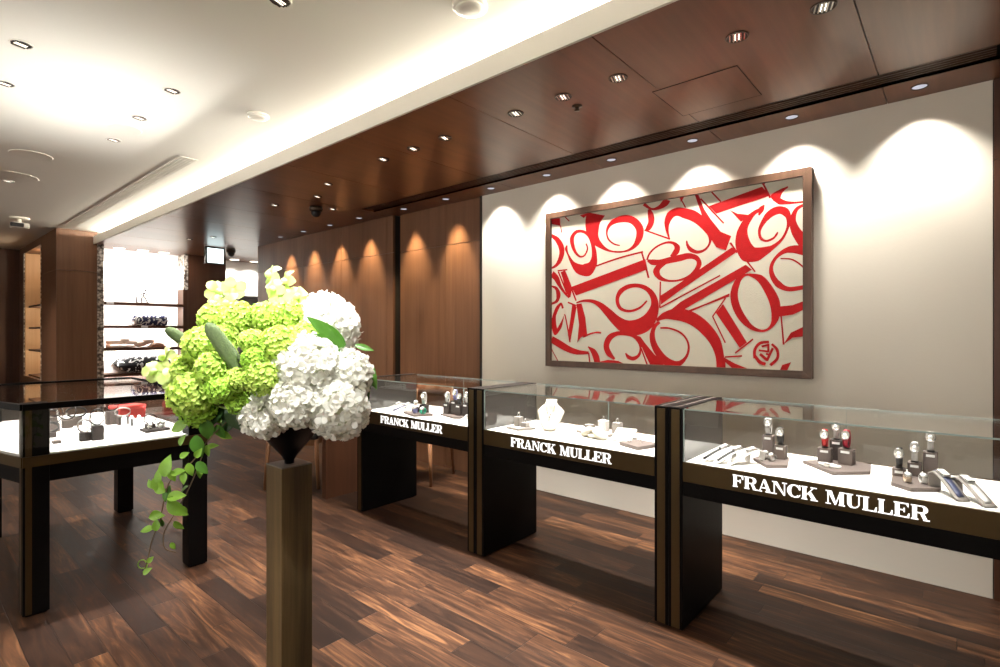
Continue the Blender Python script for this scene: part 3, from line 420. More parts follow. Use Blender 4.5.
for x, y in ((-9.68, 2.35), (-9.68, 2.66), (-9.68, 2.95), (-9.68, 4.05), (-9.68, 4.4)):
    b = MB(); b.lathe([(0.0, -0.004), (0.075, -0.004), (0.08, 0.0)], 20)
    o = put('shelf_downlight', b, M_WARM, loc=(x, y, ZW-0.001)); n = ((2.35, 'nearest the wooden pier'), (2.66, 'above the middle of the shelves'), (2.95, 'nearest the dark column, left of it'), (4.05, 'just right of the dark column'), (4.4, 'at the far right end of the white wall'))
    tag(o, 'round glowing downlight over the white bay, '+dict(n)[y], 'ceiling light')
    light('shelf_spot', 'SPOT', (x+0.05, y, ZW-0.02), 60, (1, .97, .92), aim=(x, y, 0), spot_size=2.3, spot_blend=0.6, shadow_soft_size=0.06)
light('bay_strip', 'AREA', (-9.45, 2.64, 2.60), 22, (1, .97, .92), aim=(-9.85, 2.64, 1.3), shape='RECTANGLE', size=0.9, size_y=0.05)
# goods on the shelves
t = thing('wire_figurine', 'tiny black running-figure ornament on the top white shelf', 'ornament', (-9.62, 2.63, 1.805), PI/2)
b = MB(); b.box(-0.09, 0.09, -0.03, 0.03, 0, 0.01); put('base', b, M_CHROME, t)
b = MB()
for p in ([(0.02, 0, 0.12), (0.04, 0, 0.17)], [(0.02, 0, 0.12), (0.05, 0, 0.07), (0.075, 0, 0.012)], [(0.02, 0, 0.12), (-0.005, 0, 0.07), (0.0, 0, 0.012)], [(0.035, 0, 0.16), (0.0, 0, 0.145), (-0.02, 0, 0.12)], [(0.035, 0, 0.16), (0.065, 0, 0.13), (0.08, 0, 0.15)], [(-0.07, 0, 0.01), (-0.07, 0, 0.10)]): b.tube(p, 0.009, 6)
b.ball((0.045, 0, 0.20), 0.018, 10, 6); put('figure', b, M_DARKMETAL, t)
b = MB(); b.box(-0.09, 0.09, -0.235, 0.235, 0, 0.17, bev=0.04); b.box(-0.095, 0.095, -0.24, 0.24, 0.075, 0.085)
tag(put('patterned_pouch', b, M_NAVYPAT, loc=(-9.66, 2.745, 1.457)), 'navy and white printed pouch on the second white shelf', 'pouch')
b = MB()
for k in range(5): b.ball((0, -0.2+0.1*k, 0.098+0.03*math.sin(k*1.7)), 0.085, 14, 8, (1.1, 1.5, 0.75))
b.box(-0.10, 0.12, -0.30, 0.02, 0.001, 0.05, bev=0.015)
tag(put('folded_scarf', b, M_PINK, loc=(-9.68, 2.50, 1.12)), 'blush pink folded scarf on the third white shelf', 'scarf')
b = MB()
for k in range(3): b.box(-0.08+0.01*k, 0.08, -0.11+0.02*k, 0.11-0.02*k, 0.025*k, 0.025*k+0.022, bev=0.008)
tag(put('leather_case', b, M_TAN, loc=(-9.68, 2.85, 1.12)), 'stack of flat tan leather goods on the third white shelf', 'leather case')
def pillow_mesh(a, bb, h, n=14):
    b = MB(); vs = []; fs = []
    for sgn in (1, -1):
        o = len(vs)
        for i in range(n+1):
            for j in range(n+1):
                u, v = 2*i/n-1, 2*j/n-1
                q = max(0, (1-u**4)*(1-v**4))**0.5
                pin = 1-0.10*(u*u*(1-v*v)+v*v*(1-u*u))
                vs.append((a*u*pin, bb*v*pin, sgn*h*q))
        for i in range(n):
            for j in range(n):
                f = [o+i*(n+1)+j, o+(i+1)*(n+1)+j, o+(i+1)*(n+1)+j+1, o+i*(n+1)+j+1]; fs.append(f if sgn > 0 else f[::-1])
    return b.add(vs, fs, True)
o = put('cushion', pillow_mesh(0.17, 0.38, 0.13), M_BLACKPAT, loc=(-9.66, 2.66, 0.865)); tag(o, 'black cushion with white scroll print on the lowest white shelf', 'cushion'); o.rotation_euler = (0, 0.1, 0)
b = MB(); b.box(-0.25, 0.25, -0.28, 0.28, 0, 1.9, bev=0.01); b.box(-0.27, 0.27, -0.30, 0.30, 1.9, 1.93)
tag(put('tall_cabinet', b, M_GREYPANEL, loc=(-8.85, 3.95, 0)), 'tall grey cabinet just showing above the flowers, before the far white wall', 'cabinet')

# ---- exit sign, cameras, detectors
t = thing('exit_sign', 'lit white and pale green sign box hanging at the dark column', 'sign', (-8.5, 3.265, ZW))
b = MB(); b.box(-0.03, 0.03, -0.135, 0.135, -0.25, 0.0, bev=0.004); put('housing', b, M_DARKMETAL, t)
b = MB(); b.box(0.0305, 0.034, -0.115, 0.115, -0.238, -0.02); put('lit_face', b, M_EXIT, t)
def dome(x, y, label):
    t = thing('dome_camera', label, 'security camera', (x, y, ZW))
    b = MB(); b.lathe([(0.062, 0), (0.066, -0.02), (0.06, -0.045)], 24); put('base', b, M_RING_BR, t)
    b = MB(); b.lathe([(0.05, -0.045), (0.045, -0.075), (0.028, -0.098), (0.0, -0.106)], 24); put('dome_cover', b, M_STRAP_K, t)
dome(-4.983, 2.891, 'brown dome security camera on the timber ceiling above the wood-panelled wall')
dome(-8.577, 3.535, 'dark dome security camera on the ceiling beside the lit sign')
t = thing('bullet_camera', 'small white camera with a black lens on the white ceiling at far left', 'security camera', (-9.0, 1.13, ZC))
b = MB(); b.lathe([(0.10, 0), (0.10, -0.015), (0.085, -0.022)], 24); put('mount_plate', b, M_RING_WH, t)
b = MB(); b.cyl(0, 0, -0.09, -0.02, 0.02); b.box(-0.06, 0.10, -0.09, 0.09, -0.14, -0.07, bev=0.02); put('body', b, M_RING_WH, t)
b = MB(); b.box(0.085, 0.112, -0.10, 0.03, -0.13, -0.08, bev=0.01); put('lens', b, M_STRAP_K, t)
t = thing('sprinkler_head', 'small metal sprinkler head between two timber ceiling downlights', 'sprinkler', (-1.645, 2.567, ZW))
b = MB(); b.lathe([(0.03, 0), (0.03, -0.004), (0.012, -0.006), (0.010, -0.022), (0.016, -0.024), (0.016, -0.027), (0.0, -0.028)], 16); put('body', b, M_RING_BR, t)
for x, y, r, lab in ((-1.647, 1.701, .078, 'white round smoke detector on the white ceiling at top centre of the photo'), (-3.549, 1.637, .068, 'white round smoke detector near the glowing cove, left of centre')):
    t = thing('smoke_detector', lab, 'smoke detector', (x, y, ZC))
    b = MB(); b.lathe([(r, 0), (r, -0.012), (r*0.93, -0.018)], 28); put('base', b, M_RING_WH, t)
    b = MB(); b.lathe([(r*0.85, -0.018), (r*0.80, -0.024), (r*0.5, -0.028), (0, -0.029)], 28); put('cap', b, M_RING_WH, t)
for x, y, r, lab in ((-4.51, 1.129, .10, 'flat white ceiling speaker beside the row of downlights over the display island'), (-5.752, .792, .14, 'flat white ceiling speaker further left beyond the display island'), (-6.656, .783, .19, 'largest flat ceiling disc at the far left edge of the white ceiling')):
    t = thing('ceiling_speaker', lab, 'ceiling speaker', (x, y, ZC))
    b = MB(); b.lathe([(r, 0), (r, -0.002), (r*.97, -0.004), (r*.94, -0.003)], 32, caps=False); put('rim', b, M_CEIL, t)
    b = MB(); b.lathe([(r*.94, -0.003), (0, -0.003)], 32); put('grille', b, M_RING_WH, t)
t = thing('linear_air_diffuser', 'long white slotted air diffuser in the white ceiling beside the cove', 'air vent', (-7.1, 1.665, ZC))
b = MB()
for y0, y1 in ((-0.072, -0.058), (0.056, 0.07)): b.box(-2.25, 2.25, y0, y1, -0.004, 0)
for x0 in (-2.25, 2.24): b.box(x0, x0+0.01, -0.058, 0.056, -0.004, 0)
put('frame', b, M_RING_WH, t)
b = MB()
for k in range(4): b.box(-2.24, 2.24, -0.045+k*0.027, -0.032+k*0.027, -0.005, -0.002)
put('slats', b, M_RING_WH, t)
b = MB(); b.box(-2.24, 2.24, -0.058, 0.056, -0.0018, -0.0005); put('backing', b, M_RING_WH, t)

# ---- downlights
def downlight(x, y, z, r, label, style, energy, size=1.1, blend=0.6, col=(1, .95, .88), aim=None, group=None):
    t = thing('recessed_downlight', label, 'ceiling light', (x, y, z), 0, group)
    wood = style != 'white'
    b = MB(); b.lathe([(r, 0), (r, -0.003), (r*0.97, -0.005), (r*.84, -0.003), (r*.82, 0)], 28, caps=False)
    put('trim_ring', b, M_RING_BR if wood else M_RING_WH, t)
    if style == 'small':
        b = MB(); b.lathe([(r*.83, -0.0012), (0, -0.0012)], 24); put('lens', b, M_LENS, t)
    else:
        b = MB(); b.lathe([(r*.83, -0.001), (0, -0.001)], 24); put('reflector', b, M_STRAP_K, t)
        b = MB()
        for k in range(-2, 3):
            h = math.sqrt(max(0.05, 1-(k*.33)**2))*r*.78
            b.box(k*r*.30-r*.055, k*r*.30+r*.055, -h, h, -0.0045, -0.0012)
        o = put('louvre', b, M_CHROME if k else M_CHROME, t); o.rotation_euler = (0, 0, 0.3)
        b = MB(); b.box(-r*.19, -r*.12, -r*.5, r*.5, -0.0040, -0.0012); b.box(r*.12, r*.19, -r*.5, r*.5, -0.0040, -0.0012); put('lamp', b, M_WARM, t).rotation_euler = (0, 0, 0.3)
    if energy:
        light('downlight_beam', 'SPOT', (x, y, z-0.012), energy, col, aim=aim or (x, y, 0), spot_size=size, spot_blend=blend, shadow_soft_size=0.035)
    return t
RX = [-0.412, -0.736, -1.308, -1.638, -1.971, -2.571, -2.888, -3.231]
for i, x in enumerate(RX):
    downlight(x, 2.418, ZW, 0.048, 'louvred downlight in the timber ceiling, %s from the right in the row above the showcases' % ORD[i], 'big', 170, 1.25, 0.8)
for x, y, lab in ((-4.133, 2.511, 'nearest of the far cluster before the brown dome'), (-4.587, 2.677, 'just before the brown dome camera'), (-4.93, 3.05, 'just beyond the brown dome camera'), (-5.216, 2.576, 'left of the brown dome camera'), (-7.6, 2.9, 'short way before the lit sign'), (-8.0, 2.75, 'directly before the lit sign')):
    downlight(x, y, ZW, 0.042, 'louvred downlight in the timber ceiling, '+lab, 'big', 40, 1.3, 0.7)
SX = [-0.167, -0.764, -1.358, -1.964, -2.553, -3.160, -3.741, -4.372, -5.098, -5.695, -6.306, -6.903]
for i, x in enumerate(SX):
    over = 'the white wall' if x > -3.4 else 'the wood-panelled wall'
    y = 3.53 if x > -4.6 else 3.485
    wood = x < -3.4
    downlight(x, y, ZW, 0.038, 'small wall-washing downlight above %s, %s from the right' % (over, ORD[i if i < 6 else i-6]), 'small', 82 if not wood else 120,
              (1.75 if not wood else 1.0), (0.8 if not wood else 0.8), (1, .94, .84) if not wood else (1, .78, .46), aim=(x, y+(0.05 if not wood else 0.16), 1.6))
WX = [(-3.577, .455, 'front row over the display island, right of the pair'), (-4.214, .466, 'front row over the display island, left of the pair'), (-3.58, 1.135, 'back row over the display island, nearest of three'), (-4.202, 1.135, 'back row over the display island, middle of three'), (-4.831, 1.138, 'back row over the display island, farthest of three'), (-2.256, 1.137, 'right above the flower arrangement'), (-6.905, .784, 'far left beyond the ceiling discs')]
for x, y, lab in WX:
    downlight(x, y, ZC, 0.05, 'louvred downlight in the white ceiling, '+lab, 'white', (430 if x > -2.5 else 300) if x > -5 else 50, 1.05 if x > -2.5 else .72, 0.7, (1, .97, .93))
# further downlights of the same grid, behind the viewpoint
for x, y in ((-1.2, -0.2), (0.3, 0.9), (-0.4, -1.6), (-7.5, 0.2), (-9.6, 0.4)):
    light('downlight_beam', 'SPOT', (x, y, ZC-0.02), 42 if x > -7 else 170, (1, .95, .88), aim=(x, y, 0), spot_size=1.9, spot_blend=0.8, shadow_soft_size=0.06)

b = MB(); b.box(-9.0, 1.5, -3.0, -2.62, 2.49, 2.53); b.box(-9.0, 1.5, -2.62, -2.60, 2.49, 2.60); struct('fill_light_ledge', b, M_CEIL)  # ledge added out of view, only to carry the fill light
light('rear_fill_light', 'AREA', (-4.0, -2.7, 2.55), 540, (1, 0.94, 0.84), aim=(-4.0, -2.0, 2.80), shape='RECTANGLE', size=10.0, size_y=0.12)  # area fill behind the viewpoint, added to brighten the room
for z in (1.752, 1.404, 1.065, 0.676): light("shelf_fill_light", "AREA", (-9.60, 2.64, z), 16, (1, .96, .9), aim=(-9.86, 2.64, z-0.35), shape='RECTANGLE', size=0.95, size_y=0.02)  # area lights added under the shelves to brighten the bay

light('flower_fill_beam', 'SPOT', (-0.95, 0.46, ZC-0.03), 270, (1, .98, .95), aim=(-1.95, 1.02, 1.35), spot_size=0.62, spot_blend=0.8, shadow_soft_size=0.05)  # spot added out of view to brighten the flowers
# unseen backlit shelving added as room fill, suggested by reflections in the glass
for i, x in enumerate((-6.2, -3.4, -0.6)):
    t = thing('fill_shelving', 'added backlit fill shelving on the unseen wall opposite the painting, %s of three' % ORD[i], 'shelves', (x, -3.0, 0))
    b = MB(); b.box(-0.9, 0.9, 0.01, 0.02, 0.62, 2.45); put('fill_panel', b, M_FILLPANEL, t)
    b = MB()
    for a0, a1, z0, z1 in ((-.96, -.9, 0, 2.5), (.9, .96, 0, 2.5), (-.9, .9, 2.45, 2.5), (-.9, .9, .56, .62)): b.box(a0, a1, 0.005, .30, z0, z1)
    put('surround', b, M_VEN_DARK, t)
    for z in (1.05, 1.45, 1.85):
        b = MB(); b.box(-0.9, 0.9, 0.021, .27, z, z+.025); put('shelf', b, M_VEN_DARK, t)
# ================================================================ PAINTING
def catmull(P, sub=6):
    out = []; n = len(P)
    for i in range(n-1):
        p0, p1, p2, p3 = P[max(i-1, 0)], P[i], P[i+1], P[min(i+2, n-1)]
        for k in range(sub):
            t = k/sub
            out.append(tuple(0.5*(2*b+(c-a)*t+(2*a-5*b+4*c-d)*t*t+(-a+3*b-3*c+d)*t**3) for a, b, c, d in zip(p0, p1, p2, p3)))
    out.append(tuple(P[-1])); return out
t = thing('framed_painting', 'large cream painting of swirling red numerals in a walnut frame', 'painting', (-1.655, 3.68, 1.706))
HX, HZ = 0.977, 0.635
b = MB(); b.box(-HX+.04, HX-.04, -0.032, 0, -HZ+.04, HZ-.04); put('canvas', b, M_CANVAS, t)
b = MB()
def inside(x, z): return max(-HX+.041, min(HX-.041, x)), max(-HZ+.041, min(HZ-.041, z))
lay = 0
for S in ART_STROKES:
    Q = catmull([tuple(p) for p in S], 7 if len(S) > 2 else 1); vs = []; y = -0.0322-lay*5e-6; lay += 2
    for q in Q:
        dx, dz = q[2]-q[0], q[3]-q[1]; hy = math.hypot(dx, dz) or 1; g = 0.10 if hy > 0.035 else (0.03 if hy > .012 else min(1.2, 0.0032/hy)); q = (q[0]-dx*g/2, q[1]-dz*g/2, q[2]+dx*g/2, q[3]+dz*g/2)
        a = inside(q[0], q[1]); c = inside(q[2], q[3]); vs += [(a[0], y, a[1]), (c[0], y, c[1])]
    h = len(Q)//2+1; b.add(vs[:2*h], [(2*i, 2*i+1, 2*i+3, 2*i+2) for i in range(h-1)])
    v2 = [(v[0], v[1]-5e-6, v[2]) for v in vs[2*h-2:]]; b.add(v2, [(2*i, 2*i+1, 2*i+3, 2*i+2) for i in range(len(v2)//2-1)])
for P in ART_POLYS:
    y = -0.0322-lay*5e-6; lay += 1
    b.add([(inside(*p)[0], y, inside(*p)[1]) for p in P], [list(range(len(P)))])
put('painted_numerals', b, M_RED, t)
fr = thing('x', '', '') if False else None
b = MB(); F0, F1 = 0.047, 0.0
def mitre(x0, z0, x1, z1, x2, z2, x3, z3):
    vs = [(x0, -0.058, z0), (x1, -0.058, z1), (x2, -0.058, z2), (x3, -0.058, z3), (x0, 0, z0), (x1, 0, z1), (x2, 0, z2), (x3, 0, z3)]
    b.add(vs, [(0, 1, 2, 3), (7, 6, 5, 4), (0, 4, 5, 1), (1, 5, 6, 2), (2, 6, 7, 3), (3, 7, 4, 0)])
g = 0.0006; X, Z, w = HX, HZ, F0
mitre(-X, -Z, X, -Z, X-w, -Z+w, -X+w, -Z+w); mitre(X, -Z+g, X, Z-g, X-w, Z-w-g, X-w, -Z+w+g); mitre(X, Z, -X, Z, -X+w, Z-w, X-w, Z-w); mitre(-X, Z-g, -X, -Z+g, -X+w, -Z+w+g, -X+w, Z-w-g)
put('frame', b, M_FRAME, t)

# ================================================================ LETTERING (heavy high-contrast capitals)
def arcpts(cx, cy, rx, ry, a0, a1, n=10): return [(cx+rx*math.cos(a0+(a1-a0)*k/n), cy+ry*math.sin(a0+(a1-a0)*k/n)) for k in range(n+1)]
def ribbon(pl):   # pl: (x,y,w)
    out = []; n = len(pl)
    for i, (x, y, w) in enumerate(pl):
        a, c = pl[max(i-1, 0)], pl[min(i+1, n-1)]; dx, dy = c[0]-a[0], c[1]-a[1]; l = math.hypot(dx, dy) or 1
        out.append(((x-dy/l*w/2, y+dx/l*w/2), (x+dy/l*w/2, y-dx/l*w/2)))
    return [[out[i][0], out[i][1], out[i+1][1], out[i+1][0]] for i in range(n-1)]
def R(x0, y0, x1, y1): return [(x0, y0), (x1, y0), (x1, y1), (x0, y1)]
def curve(cx, cy, rx, ry, a0, a1, thick, thin, n=14):
    pl = []
    for k in range(n+1):
        a = a0+(a1-a0)*k/n; pl.append((cx+rx*math.cos(a), cy+ry*math.sin(a), thin+(thick-thin)*abs(math.cos(a))**1.6))
    return ribbon(pl)
T, H_, SF = 0.25, 0.075, 0.07
def stem(x, w=T, s=0.07): return [R(x, 0, x+w, 1), R(x-s, 0, x+w+s, SF), R(x-s, 1-SF, x+w+s, 1)]
def glyph(c):
    if c == 'F': return stem(.08)+[R(.3, 1-H_, .82, 1), [(.74, .68), (.82, .68), (.82, 1), (.66, .93)], R(.3, .48, .6, .48+H_), R(.55, .36, .62, .66)], .88
    if c == 'R': return stem(.08)+[R(.3, 1-H_, .58, 1), R(.3, .46, .55, .46+H_)]+curve(.55, .73, .23, .235, PI/2, -PI/2, .24, H_)+[[(.48, .48), (.70, .46), (.88, .06), (.66, .06)], [(.66, .0), (.98, .0), (1.0, .10), (.92, .07), (.66, .12)]], 1.0
    if c == 'A': return [[(.42, 1), (.56, 1), (.94, .03), (.66, .03)], [(.42, 1), (.47, .88), (.18, .03), (.11, .03)], R(.24, .28, .68, .28+H_), R(0, 0, .32, SF), R(.56, 0, 1.03, SF)], 1.03
    if c == 'N': return [R(.12, 0, .19, 1), R(0, 0, .32, SF), R(0, 1-SF, .3, 1), [(.08, 1), (.34, 1), (.90, 0), (.80, 0)], R(.83, 0, .90, 1), R(.70, 1-SF, 1.03, 1)], 1.05
    if c == 'C': return curve(.5, .5, .37, .46, PI*.30, PI*1.72, .27, .075, 20)+[[(.80, .62), (.88, .62), (.88, 1), (.82, 1), (.68, .86)], [(.68, .10), (.84, .26), (.90, .26), (.78, .06)]], .94
    if c == 'K': return stem(.08)+[[(.32, .40), (.36, .36), (.84, .96), (.76, .96)], [(.42, .52), (.58, .72), (1.0, .04), (.72, .04)], R(.60, 1-SF, 1.0, 1), R(.6, 0, 1.07, SF)], 1.06
    if c == 'M': return [R(.12, 0, .19, 1), R(0, 0, .32, SF), R(0, 1-SF, .3, 1), [(.10, 1), (.38, 1), (.66, .12), (.56, 0)], [(.56, 0), (.64, .0), (.96, 1), (.88, 1)], R(.86, 0, 1.11, 1), R(.80, 0, 1.19, SF), R(.88, 1-SF, 1.19, 1)], 1.22
    if c == 'U': return [R(.10, .32, .35, 1), R(0, 1-SF, .45, 1), R(.76, .32, .83, 1), R(.64, 1-SF, .96, 1)]+ribbon([(.225, .34, .25), (.25, .20, .23), (.32, .09, .17), (.45, .04, .09), (.60, .06, .08), (.72, .15, .075), (.79, .26, .07), (.795, .34, .07)]), .98
    if c == 'L': return stem(.08)+[R(.3, 0, .82, H_), [(.68, .05), (.82, 0), (.84, .34), (.77, .34)]], .88
    if c == 'E': return stem(.08)+[R(.3, 0, .84, H_), R(.3, 1-H_, .80, 1), R(.3, .47, .58, .47+H_), R(.54, .36, .61, .66), [(.70, .05), (.84, 0), (.87, .32), (.80, .32)], [(.66, .93), (.80, .7), (.82, 1)]], .92
    return [], .5
def lettering(parent, x0, x1, zc, h, y):
    b = MB(); txt = 'FRANCK MULLER'; gs = [glyph(c) for c in txt]; W = sum(g[1] for g in gs); k = (x1-x0)/W; x = x0; lay = 0
    for polys, adv in gs:
        for P in polys:
            q = [(x+px*k, (zc-h/2)+py*h) for px, py in P]
            n = len(q); y0, y1 = y-0.002-lay*4e-6, y; lay += 1
            ar = sum(q[i][0]*q[(i+1) % n][1]-q[(i+1) % n][0]*q[i][1] for i in range(n))
            if ar < 0: q = q[::-1]
            vs = [(a, y0, c) for a, c in q]+[(a, y1, c) for a, c in q]
            b.add(vs, [list(range(n))]+[[(i+1) % n, i, n+i, n+(i+1) % n] for i in range(n)])
        x += adv*k
    return put('lettering', b, M_LETTER, parent)

# ================================================================ SHOWCASES ALONG THE WALL
YF, YB, ZD, ZT = 2.355, 2.883, 0.765, 1.010
def showcase(x0, x1, label, lx0, lx1):
    w = x1-x0; t = thing('showcase', label, 'display case', (x0, YF, 0)); D = YB-YF
    for s, px in (('l', 0.0), ('r', w-0.066)):
        b = MB(); b.box(px, px+0.066, 0.0, D, 0.006, ZT, bev=0.002); b.box(px+.01, px+.056, .02, D-.02, 0, .006); e = put('end_panel', b, M_BLACK, t)
        b = MB(); b.box(px+0.014, px+0.052, -0.002, 0.004, 0.01, ZT-0.01); put('bronze_inlay', b, M_BRONZE, e)
        b = MB(); b.box(px+0.030, px+0.036, 0.004, D-0.01, ZT, ZT+0.0012); put('cap_inlay', b, M_STAND, e)
    a, c = 0.067, w-0.067
    b = MB(); b.box(a, c, 0.006, D-0.01, 0.614, 0.680); put('apron', b, M_BLACK, t)
    b = MB(); b.box(a, c, 0.0, 0.012, 0.680, 0.768, bev=0.0015); b.box(a, c, D-0.012, D, 0.68, 0.768); r = put('bronze_rail', b, M_BRONZE, t)
    lettering(r, lx0-x0, lx1-x0, 0.7245, 0.051, 0.0)
    b = MB(); b.box(a, c, 0.013, D-0.013, 0.682, ZD); put('display_deck', b, M_DECK, t)
    b = MB(); b.box(a, a+.004, 0.012, D-0.01, ZD, ZT-0.008); b.box(c-.004, c, 0.012, D-0.01, ZD, ZT-0.008); put('end_lining', b, M_ENDIN, t)
    def pane(name, bx, edges):
        b = MB(); b.box(*bx); g = put(name, b, M_GLASS, t)
        b = MB()
        for e in edges: b.box(*e)
        put('polished_edge', b, M_EDGE, g)
    pane('front_pane', (a+.005, c-.005, 0.002, 0.008, 0.769, ZT-0.008), [(a+.0005, a+.0045, 0.002, 0.008, 0.769, ZT-0.008)])
    pane('top_pane', (a+.005, c-.005, 0.002, D-.004, ZT-0.0075, ZT-0.0015), [(a+.005, c-.005, 0.0005, 0.0018, ZT-0.0075, ZT-0.0015), (a+.005, c-.005, D-.0038, D-.0025, ZT-0.0075, ZT-0.0015)])
    m = a+(c-a)*0.5
    pane('back_pane', (a+.005, m+.01, D-0.018, D-0.013, 0.768, ZT-0.008), [(m+.0105, m+.0125, D-0.018, D-0.013, 0.768, ZT-0.008)])
    pane('back_pane', (m-.01, c-.005, D-0.010, D-0.005, 0.768, ZT-0.008), [])
    return t
showcase(-3.470, -2.2365, 'farthest black and bronze glass showcase, against the wood panelling beside the flowers', -3.178, -2.528)
showcase(-2.234, -1.019, 'middle black and bronze glass showcase, holding jewellery below the painting', -1.955, -1.308)
showcase(-1.017, 0.198, 'nearest black and bronze glass showcase at right, with upright watches', -0.735, -0.083)

# ---------------------------------------------------------------- things inside
Z0 = ZD+0.0005
def block(x, y, z, w, d, h, m, label, group=None, rot=0.0, tagm=True, name='display_block'):
    t = thing(name, label, 'display stand', (x, y, z), rot, group)
    b = MB(); b.box(-w/2, w/2, -d/2, d/2, 0, h, bev=0.002); put('block', b, m, t)
    if tagm:
        b = MB(); b.box(-w*.3, w*.3, -d/2-0.0012, -d/2, h-0.018, h-0.008); put('name_plate', b, M_TAG, t)
    return t
def slab(x, y, pts, label, m=M_STAND, h=0.014, rot=0):
    t = thing('display_riser', label, 'display stand', (x, y, Z0), rot)
    b = MB(); b.prism([(px-x, py-y) for px, py in pts], 0, h); put('base', b, m, t); return t
def watch_up(x, y, z, strap, label, rot=0.0, group=None, s=1.0, face=M_DIAL, metal=M_STEEL):
    """watch closed round an upright C-shaped clip, dial facing the front"""
    t = thing('wristwatch', label, 'watch', (x, y, z), rot, group)
    b = MB(); b.box(-.012*s, .012*s, -.010*s, .010*s, 0, .004*s); b.band([(0, 0, .004*s), (0, 0, .03*s)], .016*s, .006*s, (1, 0, 0), False); put('clip', b, M_STRAP_K, t)
    pts = [(0, -0.021*s*math.cos(a)*(1.0), (0.043-0.037*math.sin(a)*-1)*s) for a in [2*PI*k/22 for k in range(22)]]
    b = MB(); b.band(pts, 0.019*s, 0.0035*s, (1, 0, 0), True, closed=True); put('strap', b, strap, t)
    M = Matrix.Translation((0, -0.020*s, 0.060*s)) @ Matrix.Rotation(math.radians(74), 4, 'X')
    b = MB(); b.lathe([(0.0, -.004*s), (.016*s, -.004*s), (.0175*s, 0), (.0165*s, .005*s), (.014*s, .006*s)], 18, (0, 0, 0), M @ Matrix.Scale(1.2, 4, (0, 1, 0))); b.cyl(0, 0, 0, 0.0001, .001)
    c = put('watch_case', b, metal, t)
    b = MB(); b.lathe([(.0142*s, .0058*s), (0, .0062*s)], 18, (0, 0, 0), M @ Matrix.Scale(1.2, 4, (0, 1, 0))); put('dial', b, face, c)
    return t
def watch_ramp(x, y, rot, strap, label, ln=0.19, h=0.065, w=0.05, face=M_DIAL, m=M_WHITE):
    """sloping curved rest with the watch strap laid down its length"""
    t = thing('watch_rest', label.replace('WATCH ', ''), 'watch stand', (x, y, Z0), rot)
    pr = [(0, -ln/2+ln*k/12, h*(math.sin(PI*0.5*(k/12)))**1.15 if k < 10 else h*(1.0-0.22*(k-9)**1.3/4.2)) for k in range(13)]
    pr = [(0, p[1], p[2]+0.002) for p in pr]
    b = MB(); b.band(pr, w, 0.004, (1, 0, 0)); b.band([(0, ln/2-0.006, 0.0), (0, ln/2-0.002, pr[-1][2])], w, .004, (1, 0, 0), False); put('rest', b, m, t)
    q = thing('wristwatch', label.replace('WATCH', 'watch on the').strip(), 'watch', (x, y, Z0), rot)
    pq = [(0, p[1], p[2]+0.0046) for p in pr[1:]]
    b = MB(); b.band(pq, w*0.5, 0.003, (1, 0, 0)); put('strap', b, strap, q)
    b = MB(); M = Matrix.Translation((0, pq[7][1], pq[7][2]+0.002)) @ Matrix.Rotation(math.radians(20), 4, 'X')
    b.box(-w*.34, w*.34, -.022, .022, -.002, .007, M, bev=0.004); c = put('watch_case', b, M_STEEL, q)
    b = MB(); b.box(-w*.26, w*.26, -.017, .017, .0072, .0078, M); put('dial', b, face, c)
    return t
def watch_flat(x, y, z, rot, strap, label, s=1.0, tilt=0.0):
    """closed watch lying on a small roll"""
    t = thing('wristwatch', label, 'watch', (x, y, z), rot)
    pts = [(0, 0.026*s*math.cos(a), (0.019+0.017*math.sin(a))*s) for a in [2*PI*k/20 for k in range(20)]]
    b = MB(); b.band(pts, 0.019*s, 0.0035*s, (1, 0, 0), True, closed=True); put('strap', b, strap, t)
    M = Matrix.Translation((0, -0.012*s, 0.036*s)) @ Matrix.Rotation(math.radians(30), 4, 'X')
    b = MB(); b.lathe([(0, -.004*s), (.016*s, -.003*s), (.0165*s, .004*s)], 18, M=M); c = put('watch_case', b, M_STEEL, t)
    b = MB(); b.lathe([(.014*s, .0045*s), (0, .0048*s)], 18, M=M); put('dial', b, M_DIAL, c)
    return t
# nearest showcase
watch_ramp(-0.842, 2.495, -0.68, M_STRAP_K, 'WATCH white sloping rest nearest the left end of the nearest showcase', .17, .062, .036)
watch_ramp(-0.783, 2.495, -0.68, M_STRAP_K, 'WATCH white sloping rest second from the left end of the nearest showcase', .17, .062, .036)
watch_ramp(-0.728, 2.512, -0.68, M_STRAP_P, 'WATCH white sloping rest third from the left, beside the small taupe base', .17, .062, .036)
slab(-0.64, 2.6, [(-0.722, 2.602), (-0.637, 2.49), (-0.569, 2.55), (-0.60, 2.72), (-0.69, 2.73)], 'taupe angular base with two pillars, left in the nearest showcase')
Zs = Z0+0.0145
block(-0.678, 2.69, Zs, 0.045, 0.045, 0.095, M_STAND, 'tall taupe pillar on the left base of the nearest showcase')
block(-0.622, 2.665, Zs, 0.047, 0.045, 0.06, M_STAND, 'lower taupe pillar on the left base of the nearest showcase')
watch_up(-0.678, 2.69, Zs+0.0955, M_STRAP_W, 'white-strapped watch upright on the tall left pillar, nearest showcase')
watch_up(-0.622, 2.665, Zs+0.0605, M_STRAP_K, 'black-strapped watch upright on the lower left pillar, nearest showcase')
watch_flat(-0.676, 2.615, Zs, 0.6, M_STRAP_W, 'small white watch curled on the left base, left of two', 0.8)
watch_flat(-0.636, 2.58, Zs, -0.4, M_STRAP_P, 'small grey watch curled on the left base, right of two', 0.8)
slab(-0.41, 2.68, [(-0.537, 2.687), (-0.40, 2.545), (-0.285, 2.655), (-0.298, 2.80), (-0.40, 2.84)], 'wide taupe base in the middle of the nearest showcase')
